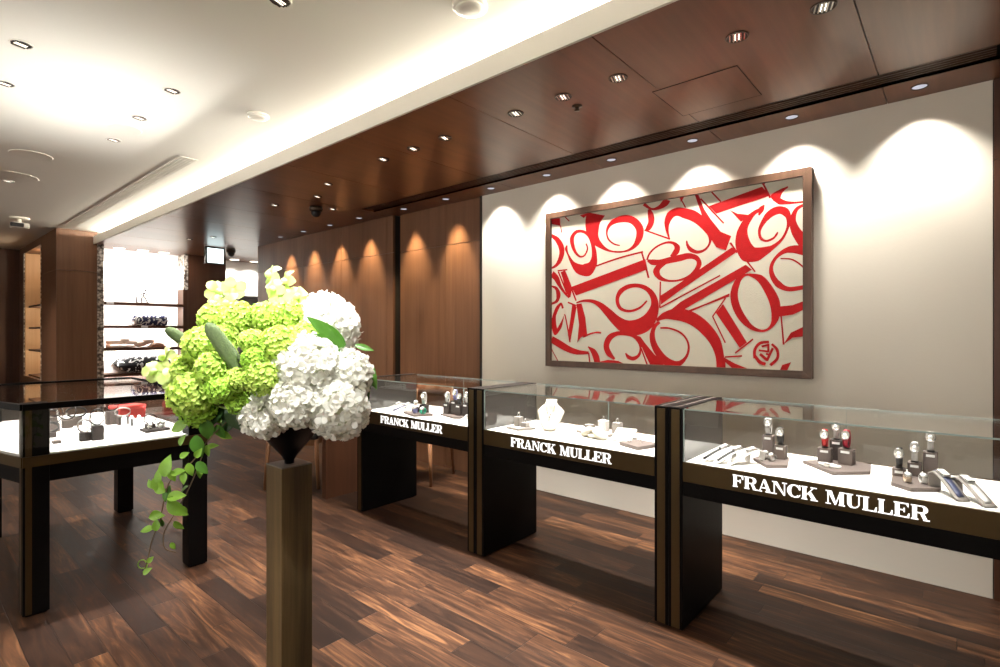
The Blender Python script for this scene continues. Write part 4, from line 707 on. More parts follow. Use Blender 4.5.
block(-0.457, 2.72, Zs, 0.052, 0.045, 0.062, M_STAND, 'left taupe pillar on the middle base of the nearest showcase')
block(-0.425, 2.80, Zs, 0.048, 0.045, 0.09, M_DSTAND, 'rear darker pillar on the middle base of the nearest showcase')
block(-0.378, 2.735, Zs, 0.055, 0.045, 0.067, M_STAND, 'right taupe pillar on the middle base of the nearest showcase', rot=-0.15)
watch_up(-0.457, 2.72, Zs+0.0625, M_STRAP_R, 'bright red strapped watch upright on the left pillar of the middle base')
watch_up(-0.425, 2.80, Zs+0.0905, M_STRAP_W, 'all-white watch upright on the rear pillar of the middle base')
watch_up(-0.378, 2.735, Zs+0.0675, M_STRAP_D, 'dark crimson strapped watch upright on the right pillar of the middle base', -0.15)
t = thing('bracelet', 'white bracelet lying flat in front of the middle pillars, nearest showcase', 'bracelet', (-0.425, 2.63, Zs), -0.4)
b = MB(); b.band([(0.045*math.cos(a), 0.018*math.sin(a), 0.006) for a in [2*PI*k/24 for k in range(24)]], 0.011, 0.004, (0, 0, 1), True, closed=True); put('band', b, M_STRAP_W, t)
b = MB(); b.box(-.012, .012, -.024, -.014, 0, .014, bev=.002); put('clasp', b, M_STEEL, t)
slab(-0.13, 2.6, [(-0.205, 2.517), (-0.142, 2.469), (-0.062, 2.535), (-0.066, 2.75), (-0.215, 2.75)], 'taupe base at the right of the nearest showcase')
block(-0.189, 2.655, Zs, 0.045, 0.045, 0.03, M_STAND, 'lowest of the three right-hand pillars in the nearest showcase')
block(-0.143, 2.70, Zs, 0.044, 0.045, 0.052, M_STAND, 'middle-height right-hand pillar in the nearest showcase')
block(-0.094, 2.715, Zs, 0.046, 0.045, 0.098, M_STAND, 'tallest of the three right-hand pillars in the nearest showcase')
watch_up(-0.189, 2.655, Zs+0.0305, M_STRAP_K, 'dark-strapped watch with white head on the lowest right-hand pillar', s=1.0)
watch_up(-0.143, 2.70, Zs+0.0525, M_STRAP_W, 'white watch upright on the middle-height right-hand pillar')
watch_up(-0.094, 2.715, Zs+0.0985, M_STRAP_W, 'white watch upright on the tallest right-hand pillar')
watch_flat(-0.158, 2.555, Zs, 0.3, M_STRAP_BR, 'beige-strapped watch lying on the right base, left of two', 0.85)
watch_flat(-0.112, 2.575, Zs, 0.3, M_STRAP_W, 'cream-strapped watch lying on the right base, right of two', 0.85)
watch_ramp(-0.038, 2.50, 0.62, M_STRAP_N, 'WATCH grey sloping rest with a navy bracelet, right in the nearest showcase', ln=0.145, h=.075, w=.042, m=M_GSTAND)
watch_ramp(0.028, 2.475, 0.66, M_STRAP_W, 'WATCH grey sloping rest nearest the right edge of the photo', ln=0.15, h=.07, w=.042, m=M_GSTAND)
for x, y, lab in ((-0.66, 2.445, 'left'), (-0.095, 2.42, 'right')):
    b = MB(); b.box(-.03, .03, -.006, .006, 0, .002); tag(put('price_card', b, M_TAG, loc=(x, y, Z0)), 'tiny white card lying before the %s base in the nearest showcase' % lab, 'card')

# middle showcase: jewellery
def ring_on(x, y, z, label, r=0.009, m=M_STEEL, up=True):
    t = thing('ring', label, 'ring', (x, y, z))
    b = MB(); b.tube([(r*math.cos(a), 0, r+0.002+r*math.sin(a)) for a in [2*PI*k/16 for k in range(16)]], 0.0016, 6, closed=True); put('band', b, m, t)
    b = MB(); b.ball((0, 0, 2*r+0.004), 0.004, 8, 6); put('stone', b, M_DIAL, t)
slab(-2.0, 2.53, [(-2.10, 2.485), (-1.99, 2.462), (-1.94, 2.57), (-2.05, 2.60)], 'low taupe base with two ring blocks at the left of the middle showcase', M_GSTAND, .014)
block(-2.055, 2.55, Zs, 0.042, 0.042, 0.055, M_GSTAND, 'taller ring block at the left of the middle showcase', tagm=False)
block(-1.995, 2.54, Zs, 0.042, 0.042, 0.028, M_GSTAND, 'lower ring block at the left of the middle showcase', tagm=False)
ring_on(-2.055, 2.55, Zs+.0555, 'silver ring on the taller block at the left of the middle showcase'); ring_on(-1.995, 2.54, Zs+.0285, 'silver ring on the lower block at the left of the middle showcase', .007)
# necklace bust
t = thing('necklace_bust', 'cream necklace bust leaning back in the middle showcase', 'necklace stand', (-1.85, 2.58, Z0), 0.4)
t.scale = (1.06, 1.06, 1.06)
b = MB(); vs = []; fs = []
prof = [(0.030, .004, .006), (.046, .010, .02), (.060, .020, .05), (.072, .030, .085), (.078, .036, .105), (.060, .036, .125), (.036, .040, .143), (.030, .044, .160), (.033, .048, .168)]
n = 20
for w_, yc, z in prof:
    for k in range(n):
        a = 2*PI*k/n; vs.append((w_*math.cos(a), yc*1.6+0.018*math.sin(a)*(1 if w_ > .04 else 1.3), z))
for j in range(len(prof)-1):
    for k in range(n): fs.append([j*n+k, j*n+(k+1) % n, (j+1)*n+(k+1) % n, (j+1)*n+k])
fs.append([k for k in range(n)][::-1]); fs.append([(len(prof)-1)*n+k for k in range(n)])
b.add(vs, fs, True); put('bust', b, M_CREAM, t)
b = MB(); b.tube([(0, .055, .01), (0, .13, .002)], .005, 6); put('prop', b, M_CREAM, t)
t = thing('necklace', 'thin chain necklace with dark stones hanging on the cream bust', 'necklace', (-1.85, 2.58, Z0), 0.4)
t.scale = (1.06, 1.06, 1.06)
b = MB(); P = [(-.028, .045, .150), (-.022, .030, .125), (-.010, .022, .098), (0, .012, .07), (0, .008, .055)]; b.tube(P, .0012, 5); b.tube([(.028, .045, .150), (.022, .030, .125), (.010, .022, .098), (0, .012, .07)], .0012, 5); put('chain', b, M_STEEL, t)
b = MB()
for p in ((-.010, .018, .098), (0, .008, .078), (0, .006, .062), (.006, .016, .09), (0, .003, .045)): b.ball(p, .0035, 8, 6)
put('stones', b, M_STRAP_K, t)
t = thing('necklace_card', 'white card with a fine pendant lying flat right of the cream bust', 'jewellery card', (-1.72, 2.56, Z0), -0.2)
b = MB(); b.box(-.05, .05, -.035, .035, 0, .003); put('card', b, M_DECK, t)
b = MB(); b.tube([(-.03, -.02, .005), (-.01, 0, .005), (.015, .01, .005), (.03, .02, .005)], .0014, 5); b.ball((.0, .005, .005), .004, 8, 5); put('pendant', b, M_STEEL, t)
slab(-1.55, 2.66, [(-1.71, 2.66), (-1.52, 2.60), (-1.43, 2.76), (-1.62, 2.80)], 'taupe base behind the tied cream pouch in the middle showcase', M_GSTAND)
block(-1.655, 2.715, Zs, 0.045, 0.04, 0.03, M_GSTAND, 'low block behind the left of the tied cream pouch', tagm=False)
block(-1.575, 2.74, Zs, 0.05, 0.045, 0.06, M_WHITE, 'white block standing behind the tied cream pouch', tagm=False)
block(-1.475, 2.72, Zs, 0.045, 0.045, 0.06, M_GSTAND, 'tall grey block right of the tied cream pouch', tagm=False)
ring_on(-1.475, 2.72, Zs+.0605, 'silver ring on the tall grey block right of the cream pouch'); ring_on(-1.575, 2.74, Zs+.0605, 'small ring on the white block behind the cream pouch', .007)
t = thing('cream_pouch', 'tied cream suede jewellery pouch in the middle showcase', 'pouch', (-1.545, 2.585, Z0), -0.25)
b = MB()
for sx in (-1, 1):
    M = Matrix.Translation((sx*.045, 0, .028)) @ Matrix.Rotation(sx*0.5, 4, 'Y')
    b.ball((0, 0, 0), .05, 16, 10, (1.05, .75, .5), M)
b.ball((0, .01, .045), .038, 14, 8, (1.5, .8, .45)); b.ball((0, -.012, .012), .03, 12, 8, (1.2, .8, .4)); put('pouch_body', b, M_CREAM, t)
b = MB(); b.band([(.05*math.cos(a), -0.004, .034+.03*math.sin(a)) for a in [PI*k/10 for k in range(11)]], .008, .003, (0, 1, 0)); put('bracelet_band', b, M_STEEL, t, 'silver band around the cream pouch')
t = thing('white_tray', 'white sloping tablet tray right of the tied cream pouch', 'tray', (-1.385, 2.63, Z0), 0.15)
b = MB(); b.prism([(-.06, 0), (.06, 0), (.06, .012), (.055, .045), (-.055, .045), (-.06, .012)], -.05, .05) if False else None
b = MB(); M = Matrix.Rotation(math.radians(22), 4, 'X'); b.box(-.055, .055, -.07, .07, 0.026, .034, M, bev=.002); put('tablet', b, M_WHITE, t)
b = MB(); b.box(-.055, .055, -.075, .055, 0, .012, bev=.002); put('foot', b, M_GSTAND, t)
slab(-1.26, 2.53, [(-1.345, 2.50), (-1.215, 2.445), (-1.165, 2.60), (-1.29, 2.62)], 'taupe ring base at the right end of the middle showcase', M_STAND, .018)
for i, (x, y) in enumerate(((-1.30, 2.52), (-1.27, 2.575), (-1.235, 2.53))):
    ring_on(x, y, Z0+.0185, 'silver ring on the right-hand base of the middle showcase, %s from the left' % ORD[i], .008)
block(-1.19, 2.70, Z0, .05, .035, .018, M_GSTAND, 'small low block at the right back corner of the middle showcase', tagm=True)

# farthest showcase: watches
watch_ramp(-3.26, 2.54, -0.15, M_STRAP_P, 'WATCH flat grey rest at the left of the farthest showcase', ln=.2, h=.04)
watch_ramp(-3.15, 2.54, -0.15, M_STRAP_N, 'WATCH second flat rest from the left in the farthest showcase', ln=.2, h=.045)
slab(-2.93, 2.5, [(-3.05, 2.46), (-2.87, 2.405), (-2.80, 2.52), (-2.95, 2.60)], 'taupe base with piled watches in the farthest showcase', M_STAND)
slab(-2.7, 2.6, [(-2.79, 2.58), (-2.60, 2.52), (-2.50, 2.62), (-2.66, 2.70)], 'taupe base under dark watch blocks in the farthest showcase', M_STAND)
block(-2.97, 2.52, Zs, .06, .05, .03, M_DSTAND, 'low dark block under the piled watches, farthest showcase', tagm=False)
block(-2.905, 2.53, Zs, .05, .05, .055, M_DSTAND, 'taller dark block under the piled watches, farthest showcase', tagm=False)
watch_up(-2.905, 2.53, Zs+.0555, M_STRAP_W, 'white watch topmost of the pile in the farthest showcase', 0.5, s=1.1)
watch_flat(-2.985, 2.52, Zs+.0305, 0.9, M_STRAP_BR, 'rose and black watch on the low dark block, farthest showcase', 1.1)
watch_flat(-2.92, 2.46, Zs, 0.7, M_STRAP_B, 'lilac-strapped watch at the front of the pile, farthest showcase', 1.25)
watch_flat(-2.855, 2.475, Zs, 0.3, M_STRAP_G, 'green-strapped watch at the front of the farthest showcase', 1.1)
for i, (x, y, h, st, lab) in enumerate(((-2.735, 2.60, .075, M_STRAP_W, 'left'), (-2.675, 2.615, .095, M_STRAP_B, 'second'), (-2.615, 2.60, .075, M_STRAP_K, 'third'), (-2.56, 2.615, .085, M_STRAP_W, 'right'))):
    block(x, y, Zs, .05, .045, h, M_DSTAND, 'dark brown watch block in the farthest showcase, %s of four from the left' % ORD[i])
    watch_up(x, y, Zs+h+.0005, st, 'watch on the %s of four dark blocks, farthest showcase' % ORD[i], 0.4, s=.95)
watch_ramp(-2.48, 2.52, -0.3, M_STRAP_W, 'WATCH small white rest at the right end of the farthest showcase', ln=.1, h=.03, w=.035)

# ================================================================ DISPLAY ISLAND AT LEFT
t = thing('display_island', 'black and bronze glass display island on square legs at left', 'display case', (-3.345, 0.43, 0))
ox, oy = -3.345, 0.43
P = [(-3.345, .43), (-3.345, 1.243), (-4.80, 1.243), (-4.80, .08), (-4.60, .115)]
P = [(x-ox, y-oy) for x, y in P]
def shrink(P, d):
    cx = sum(p[0] for p in P)/len(P); cy = sum(p[1] for p in P)/len(P)
    return [(x-d*(1 if x > cx else -1), y-d*(1 if y > cy else -1)) for x, y in P]
P4 = [P[0], P[1], P[2], (P[2][0], .08-oy)]
def leg(x, y, dx=0):
    b = MB(); b.box(x, x+.10, y, y+.10, 0.008, ZT, bev=.002); b.box(x+.01, x+.09, y+.01, y+.09, 0, .008); l = put('leg', b, M_BLACK, t)
    b = MB(); b.box(x+.0995, x+.1008, y+.010, y+.034, .01, ZT-.01); b.box(x+.03, x+.07, y-.0015, y+.0005, .01, ZT-.01); dx and put('bronze_inlay', b, M_BRONZE, l)
leg(-.10, 0.0, 1); leg(-.10, .715); leg(-1.51, .715); leg(-1.51, -.02)
b = MB(); b.prism(shrink(P4, .012), .628, .712); put('apron', b, M_BLACK, t)
b = MB()
for (x0, y0), (x1, y1) in zip(P4, P4[1:]+P4[:1]):
    b.band([(x0, y0, .735), (x1, y1, .735)], .05, .01, (0, 0, 1), False)
put('bronze_rail', b, M_BRONZE, t)
b = MB(); b.prism(shrink(P4, .014), .714, ZD); put('display_deck', b, M_DECK, t)
b = MB()
for (x0, y0), (x1, y1) in zip(P4, P4[1:]+P4[:1]):
    b.band([(x0, y0, ZT-.014), (x1, y1, ZT-.014)], .030, .020, (0, 0, 1), False)
put('top_frame', b, M_BLACK, t)
for (x0, y0), (x1, y1) in zip(P4, P4[1:]+P4[:1]):
    b = MB(); b.band([(x0, y0, (ZD+ZT-.018)/2), (x1, y1, (ZD+ZT-.018)/2)], ZT-ZD-.022, .006, (0, 0, 1), False); put('side_pane', b, M_GLASS, t)
b = MB(); b.prism(shrink(P4, .01), ZT-.012, ZT-.006); put('top_pane', b, M_GLASS, t)

for yy, zz in ((.475, 1), (1.215, 1)):  # bars and uplights added to throw a bright patch on the ceiling
    b = MB(); b.box(-1.35, -.12, yy-oy-.008, yy-oy+.008, ZD, ZD+.003); put('patch_uplight_bar', b, M_WHITE, t)
    light('patch_uplight', 'AREA', (-4.08, yy, ZD+.004), 5, (1, .98, .94), aim=(-4.08, .85, 2.8), shape='RECTANGLE', size=1.2, size_y=.012, spread=1.1)

def hoop(x, y, z, label, rx=.03, rz=.04, strap=M_STRAP_K, rot=-0.25, tilt=0.2, metal=M_STEEL):
    t = thing('wristwatch', label, 'watch', (x, y, z), rot)
    M = Matrix.Rotation(tilt, 4, 'Y')
    pts = [M @ Vector((0, rx*math.cos(a), rz+.003+rz*math.sin(a))) for a in [2*PI*k/24 for k in range(24)]]
    b = MB(); b.band(pts, .013, .0032, M @ Vector((1, 0, 0)), True, closed=True); put('strap', b, strap, t)
    T_ = M @ Matrix.Translation((0, -rx*.92, rz)) @ Matrix.Rotation(PI/2, 4, 'X')
    b = MB(); b.lathe([(0, -.003), (.0155, -.003), (.0165, .003), (.014, .005)], 18, M=T_); c = put('watch_case', b, metal, t)
    b = MB(); b.lathe([(.0135, .0052), (0, .0054)], 18, M=T_); put('dial', b, M_DIAL, c)
block(-3.590, .715, Z0, .045, .045, .045, M_DSTAND, 'lower dark block of the front pair on the display island', rot=PI/2, tagm=False)
block(-3.565, .765, Z0, .05, .05, .078, M_DSTAND, 'taller dark block of the front pair on the display island', rot=PI/2, tagm=False)
hoop(-3.590, .715, Z0+.0455, 'white-dial watch standing on the lower front block of the island', tilt=.5, strap=M_STRAP_P)
hoop(-3.565, .765, Z0+.0785, 'steel watch standing on the taller front block of the island', .032, .045, M_STRAP_K)
block(-4.10, .955, Z0, .06, .05, .085, M_STAND, 'taller grey-brown block at the middle back of the island', rot=PI/2, tagm=False)
block(-4.04, 1.0, Z0, .06, .05, .05, M_STAND, 'lower grey-brown block at the middle back of the island', rot=PI/2, tagm=False)
hoop(-4.10, .955, Z0+.0855, 'steel watch on the taller grey-brown block of the island', .035, .045, M_DARKMETAL, tilt=.3)
hoop(-4.04, 1.0, Z0+.0505, 'pale-strapped watch on the lower grey-brown block of the island', .04, .035, M_STRAP_P, tilt=.6)
t = thing('red_box', 'red lidded gift box on the display island', 'box', (-4.30, 1.09, Z0), 0.3)
b = MB(); b.box(-.06, .06, -.085, .085, 0, .07, bev=.003); put('box_body', b, M_REDBOX, t)
b = MB(); b.box(-.062, .062, -.087, .087, .0705, .092, bev=.003); put('lid', b, M_REDBOX, t)
for i, (x, y) in enumerate(((-3.93, .98), (-3.91, 1.015), (-3.895, 1.05))):
    watch_ramp(x, y, 1.35, (M_STRAP_W, M_STRAP_K, M_STRAP_W)[i], 'WATCH white rest in the row on the island, %s from the left' % ORD[i], ln=.12, h=.05, w=.028)
t = slab(-3.65, 1.06, [(-3.70, 1.0), (-3.575, 1.0), (-3.60, 1.13), (-3.72, 1.12)], 'dark flat base with a hoop at the right of the island', M_DSTAND)
block(-3.67, 1.045, Zs, .045, .05, .025, M_DSTAND, 'small dark block on the flat base at the right of the island', rot=PI/2, tagm=False)
hoop(-3.67, 1.045, Zs+.0255, 'thin black bangle watch standing over the right-hand base of the island', .03, .028, M_STRAP_K, tilt=.1)
watch_flat(-3.63, 1.09, Zs, 1.9, M_STRAP_W, 'white watch lying on the right-hand base of the island', .9)
watch_flat(-3.62, 1.03, Zs, 1.5, M_STEEL, 'steel watch lying at the front of the right-hand island base', .8)
block(-3.84, .615, Z0, .04, .04, .03, M_DSTAND, 'small dark block beside the front leg of the island', rot=PI/2, tagm=False)
hoop(-3.84, .615, Z0+.0305, 'black-strapped watch beside the front leg of the island', .035, .05, M_STRAP_K, tilt=.9)
block(-3.615, .60, Z0, .035, .05, .016, M_STAND, 'low taupe block right behind the front leg of the island', rot=PI/2, tagm=False)
for i, (x, y, rx, rz) in enumerate(((-4.05, .66, .045, .06), (-4.15, .74, .045, .065), (-4.22, .80, .05, .05), (-4.35, .70, .04, .05))):
    block(x, y, Z0, .05, .05, .05, M_STAND, 'grey-brown block in the back row left on the island, %s from the left' % ORD[(0, 2, 3, 1)[i]], rot=PI/2, tagm=False)
    hoop(x, y, Z0+.0505, 'open steel bangle watch in the back row on the island, %s from the left' % ORD[(0, 2, 3, 1)[i]], rx, rz, M_DARKMETAL, tilt=.4+.2*i)
for i, (x, y) in enumerate(((-3.95, .80), (-3.80, .85), (-4.45, .45), (-4.30, .35), (-4.1, .42))):
    ring_on(x, y, Z0, 'small silver ring on the white island deck, %s' % ('left of the front blocks', 'behind the front blocks', 'beyond the front leg, farthest left', 'beyond the front leg, middle', 'beyond the front leg, nearest')[i], .010)
# ================================================================ PEDESTAL, VASE, FLOWERS
t = thing('pedestal', 'square tarnished brass pedestal carrying the black vase', 'pedestal', (-1.949, 1.019, 0))
b = MB(); b.box(-.061, .061, -.061, .061, 0.0, .847, bev=.002); put('column', b, M_PED, t)
b = MB(); b.box(-.062, .062, -.062, .062, .847, .851, bev=.001); put('top_plate', b, M_PEDTOP, t)
VX, VY = -1.949, 1.019
t = thing('vase', 'tapering black vase standing on the brass pedestal, full of flowers', 'vase', (VX, VY, .8512))
b = MB(); b.lathe([(.018, 0), (.018, .012), (.030, .03), (.088, .10), (.135, .17), (.15, .20), (.143, .20), (.125, .165), (.08, .10), (.02, .03), (0, .03)], 32); put('body', b, M_VASE, t)
ST0 = Vector((VX, VY, 1.03))
def petal(b, c, nrm, tan, ln, wd, cup, mi=0):
    side = nrm.cross(tan).normalized()
    pts = []
    for u, w_, h in ((0.05, .25, 0), (.55, 1.0, cup*.55), (1.0, .55, cup*.35)):
        m = c+tan*(ln*u)+nrm*(ln*h)
        pts += [m-side*(wd*w_/2), m+side*(wd*w_/2)]
    b.add(pts, [(0, 1, 3, 2), (2, 3, 5, 4)], True, mi)
def floret(b, c, nrm, s, n, cup, rnd, wid=.95):
    nrm = nrm.normalized(); t0 = nrm.orthogonal().normalized(); a0 = rnd.random()*PI
    for k in range(n):
        a = a0+2*PI*k/n+rnd.uniform(-.15, .15)
        tan = (Matrix.Rotation(a, 3, nrm) @ t0)
        tan = (tan+nrm*(cup+rnd.uniform(-.25, .25))).normalized(); nn = (nrm-tan*nrm.dot(tan)).normalized()
        petal(b, c, nn, tan, s*rnd.uniform(.85, 1.15), s*wid, rnd.uniform(-.1, .35))
def head_mesh(name, R, nfl, s, npet, cup, mats, seed, rough=.12, core=.86, wid=.95, sq=.9):
    rnd = random.Random(seed); b = MB()
    b.ball((0, 0, 0), R*core, 16, 10, (1, 1, sq), mi=1)
    for i in range(nfl):
        z = 1-2*(i+.5)/nfl; r = math.sqrt(1-z*z); a = i*2.399963+rnd.uniform(-.2, .2)
        n = Vector((r*math.cos(a), r*math.sin(a), z)); q = R*(1-rough*rnd.random())
        p = Vector((n.x*q, n.y*q, n.z*q*sq)); n = (n+Vector((rnd.uniform(-.35, .35), rnd.uniform(-.35, .35), rnd.uniform(-.35, .35)))).normalized()
        floret(b, p-n*s*.25, n, s, npet, cup, rnd, wid)
    return b.mesh(name, mats)
HYD = [head_mesh('hydrangea_head', .1, 200, .023, 4, .55, [M_WPET, M_WCORE], 11+k, .14, .84, 1.0) for k in range(2)]
VIB = [head_mesh('viburnum_head', .06, 230, .0095, 5, .65, [m, M_CORE], 31+k, .15, .84, .95) for k, m in enumerate((M_GPET, M_GPET, M_GPET2))]
def stem(parent, org, end, r=.004):
    o = Vector(org); e = Vector(end); mid = (o+e)/2+Vector((0, 0, -.04))
    P = [o-o, ((mid-o)), (e-o)]; P = [P[0]*(1-k/8)**2+P[1]*2*(k/8)*(1-k/8)+P[2]*(k/8)**2 for k in range(9)]
    b = MB(); b.tube(P, r, 6); return put('stem', b, M_STEM, parent)
def bloom(kind, mesh, x, y, z, r, base, label, group, cat):
    t = thing(kind, label, cat, (x, y, z), 0, group)
    h = put('flower_head', mesh, None, t); s = r/base; h.scale = (s, s, s); h.rotation_euler = (random.uniform(0, 6), random.uniform(0, 6), random.uniform(0, 6))
    stem(t, (x, y, z), ST0+Vector((random.uniform(-.06, .06), random.uniform(-.06, .06), 0)))
WL = ['white hydrangea head at the centre right, just below the broad green leaves', 'white hydrangea head at the right edge, beside the pointed leaf', 'white hydrangea head lowest on the right, above the vase', 'white hydrangea head in the middle, touching the green balls', 'small white hydrangea head lowest on the left side of the white group', 'white hydrangea head at the upper right, behind the broad leaves']
for i, (x, y, z, r) in enumerate(WHITE):
    bloom('white_hydrangea', HYD[i % 2], x, y, z, r*1.08, .1, WL[i], 'white hydrangeas in the vase', 'flower')
GL = ['green snowball bloom left of the long green spike, at its middle', 'green snowball bloom at the upper left, under the left lime orchids', 'green snowball bloom above the tip of the long spike', 'green snowball bloom at the top middle', 'green snowball bloom below the top orchid spray, beside the upper white head', 'small green snowball bloom in the very centre of the upper group', 'large green snowball bloom left of the broad green leaves', 'green snowball bloom tucked behind the broad green leaves', 'small green snowball bloom between the centre blooms and the spike base', 'large green snowball bloom touching the left of the white hydrangeas', 'small green snowball bloom right below the base of the long spike', 'small dark green snowball bloom lowest in the centre', 'small rose-like green bloom among the lower left blooms', 'largest green snowball bloom at the lower left', 'green snowball bloom in the middle left, below the spikes', 'green snowball bloom beside the lower left orchid spray', 'green snowball bloom lowest at the left, above the trailing vine', 'green snowball bloom hidden behind the long spike', 'green snowball bloom right of the upper spike tip']
for i, (x, y, z, r) in enumerate(GREEN):
    bloom('green_viburnum', VIB[2 if i in (8, 11, 12, 16) else i % 2], x, y, z, r*1.1, .06, GL[i], 'green snowball blooms in the vase', 'flower')
# cymbidium sprays: three sprays, each flower a part
def orchid_flower():
    b = MB(); rnd = random.Random(5)
    for k in range(5):
        a = 2*PI*k/5+PI/2; tan = Vector((math.cos(a), 0.35 if k else .1, math.sin(a))).normalized(); nn = Vector((0, -1, 0)); nn = (nn-tan*nn.dot(tan)).normalized()
        side = nn.cross(tan); ln = .040; vs = []; fs = []
        for j, (u, w_, h) in enumerate(((0, .15, 0), (.3, .75, .12), (.6, 1.0, .16), (.85, .75, .06), (1.0, .15, -.08))):
            m = tan*(ln*u)+nn*(ln*h)
            vs += [m-side*.5*w_*.036+nn*.003*w_, m, m+side*.5*w_*.036+nn*.003*w_]
        for j in range(4): fs += [(j*3, j*3+1, j*3+4, j*3+3), (j*3+1, j*3+2, j*3+5, j*3+4)]
        b.add(vs, fs, True)
    b.ball((0, -.010, -.006), .010, 10, 8, (1, 1.2, 1.3)); return b.mesh('orchid_flower', M_OPET)
OM = orchid_flower()
for idx, lab, base in ((range(0, 5), 'pale lime orchid spray rising at the top of the flowers', None), (range(5, 9), 'pale lime orchid spray at the upper left of the flowers', None), (range(9, 13), 'pale lime orchid spray at the far left of the flowers', None)):
    pts = [Vector(ORCHID[i][:3]) for i in idx]; c0 = sum(pts, Vector())/len(pts)
    t = thing('orchid_spray', lab, 'flower', c0, 0, 'lime orchid sprays in the vase')
    for k, i in enumerate(idx):
        o = put('orchid_flower', OM, None, t); o.location = Vector(ORCHID[i][:3])-c0
        s = ORCHID[i][3]/.034*1.15; o.scale = (s, s, s)
        o.rotation_euler = (random.uniform(-.5, .5), random.uniform(-1, 1), .9+random.uniform(-.9, .9))
        o2 = MB(); o2.tube([Vector(ORCHID[i][:3])-c0+Vector((0, .01, 0)), Vector(ORCHID[i][:3])*.3-c0*.3+Vector((-.01, .03, -.02))], .0022, 5); put('flower_stalk', o2, M_STEM, t)
    stem(t, c0, ST0+Vector((0, .05, 0)))
# fuzzy spikes
for (a, c), r, lab in (((CONES[0], CONES[1]), .021, 'shorter grey-green furry spike pointing left behind the blooms'), ((CONES[2], CONES[3]), .027, 'long grey-green furry spike leaning across the left blooms')):
    a, c = Vector(a), Vector(c); t = thing('furry_spike', lab, 'flower', c)
    L_ = (a-c); b = MB(); n = 22; rr = []
    P = [L_*(k/n) for k in range(n+1)]; rr = [r*(.80+.2*math.sin(PI*min(1, k/n*1.1)))*(1 if k < n-4 else math.sqrt(max(.02, 1-((k-(n-4))/4.02)**2))) for k in range(n+1)]
    b.tube(P, rr, 20)
    b.v = [tuple(Vector(v)+Vector((random.uniform(-1, 1), random.uniform(-1, 1), random.uniform(-1, 1)))*.0013) for v in b.v]; put('spike', b, M_SPIKE, t); stem(t, c, ST0)
# leaves
def leaf_mesh(ln, wd, curl=.25, fold=.25, n=9):
    b = MB(); vs = []; fs = []
    for k in range(n+1):
        u = k/n; w_ = wd*math.sin(PI*min(1, u*.97+.03)**.8)**.9 if u < 1 else 0; w_ = max(w_, .0005)
        x = ln*u; z = -curl*ln*u*u
        for s in (-1, -.5, 0, .5, 1): vs.append((x, s*w_/2, z+fold*abs(s)*w_/2))
    for k in range(n):
        for j in range(4): fs.append((k*5+j, (k+1)*5+j, (k+1)*5+j+1, k*5+j+1))
    m = len(vs); vs += [(x, y, z-.0008) for x, y, z in vs]; fs += [tuple(m+i for i in f[::-1]) for f in fs]
    return b.add(vs, fs, True)
def orient(o, a, c, face=Vector((.66, -.75, .5))):
    a, c = Vector(a), Vector(c); x = (c-a).normalized(); z = (face-x*face.dot(x)).normalized(); y = z.cross(x)
    M = Matrix((x, y, z)).transposed().to_4x4(); M.translation = a; o.matrix_world = M
LL = [('broad bright leaf on top of the white blooms, upper of three', M_LEAF, .055), ('broad bright leaf on the white blooms, lower of three', M_LEAF, .06), ('narrow bright leaf between the two broad ones', M_LEAF, .035), ('long pointed leaf hanging at the right edge of the flowers', M_LEAF, .045), ('slim leaf trailing down the right edge of the flowers', M_LEAF, .03), ('small green leaf tip between the two upper orchid sprays, left', M_LEAF, .03), ('small green leaf tip between the two upper orchid sprays, right', M_LEAF, .03), ('dark leaf under the green blooms, right above the vase', M_DLEAF, .075), ('dark leaf under the green blooms, left of the vase', M_DLEAF, .075), ('dark leaf pointing down left toward the vine', M_DLEAF, .06), ('small leaf sticking out right beside the upper white head', M_LEAF, .025), ('dark leaf between the green blooms and the vase rim', M_DLEAF, .07), ('dark leaf at the start of the trailing vine', M_DLEAF, .05), ('dark leaf directly in front of the vase', M_DLEAF, .06)]
for (a, c), (lab, m, w_) in zip(LEAVES, LL):
    ln = (Vector(c)-Vector(a)).length
    o = put('foliage_leaf', leaf_mesh(ln, w_, .12), m); orient(o, a, c); tag(o, lab, 'leaf', 'loose leaves in the vase')
t = thing('trailing_vine', 'trailing green vine hanging down at the left of the flowers', 'vine', VINE1[0])
o0 = Vector(VINE1[0])
for V in (VINE1, VINE2):
    b = MB(); P = catmull([tuple(Vector(p)-o0) for p in V], 6); b.tube(P, .0020, 6); put('stem', b, M_VSTEM, t)
b = MB()
for V, side in ((VINE1, 1),):
    e = Vector(V[-1])-o0; b.tube([e+Vector((.0, 0, .0))+Vector((.66, .75, 0))*(.012*math.cos(a)*(1+k*.03))+Vector((0, 0, .028+.018*math.sin(a)+.001*k)) for k, a in enumerate([PI*1.5+j*.5 for j in range(16)])], .0018, 6)
put('tendril', b, M_VLEAF, t)
rt = Vector((.756, .654, 0)); fw = Vector((-.654, .756, 0))
for i, (p, ln, ang) in enumerate(VLEAF):
    d = rt*math.cos(math.radians(ang))+Vector((0, 0, 1))*math.sin(math.radians(ang))
    L_ = ln*.98; a = Vector(p)-d*L_*.5-o0; c = a+d*L_
    o = put('vine_leaf', leaf_mesh(L_, L_*.62, .18, .3), M_DLEAF if i in (3, 4, 6) and False else (M_LEAF if i in (3, 4, 5, 6) else M_VLEAF), t)
    x = d; f = (-fw+Vector((random.uniform(-.5, .5), random.uniform(-.5, .5), random.uniform(0, .8)))).normalized(); z = (f-x*f.dot(x)).normalized(); y = z.cross(x)
    M = Matrix((x, y, z)).transposed().to_4x4(); M.translation = a; o.matrix_local = M

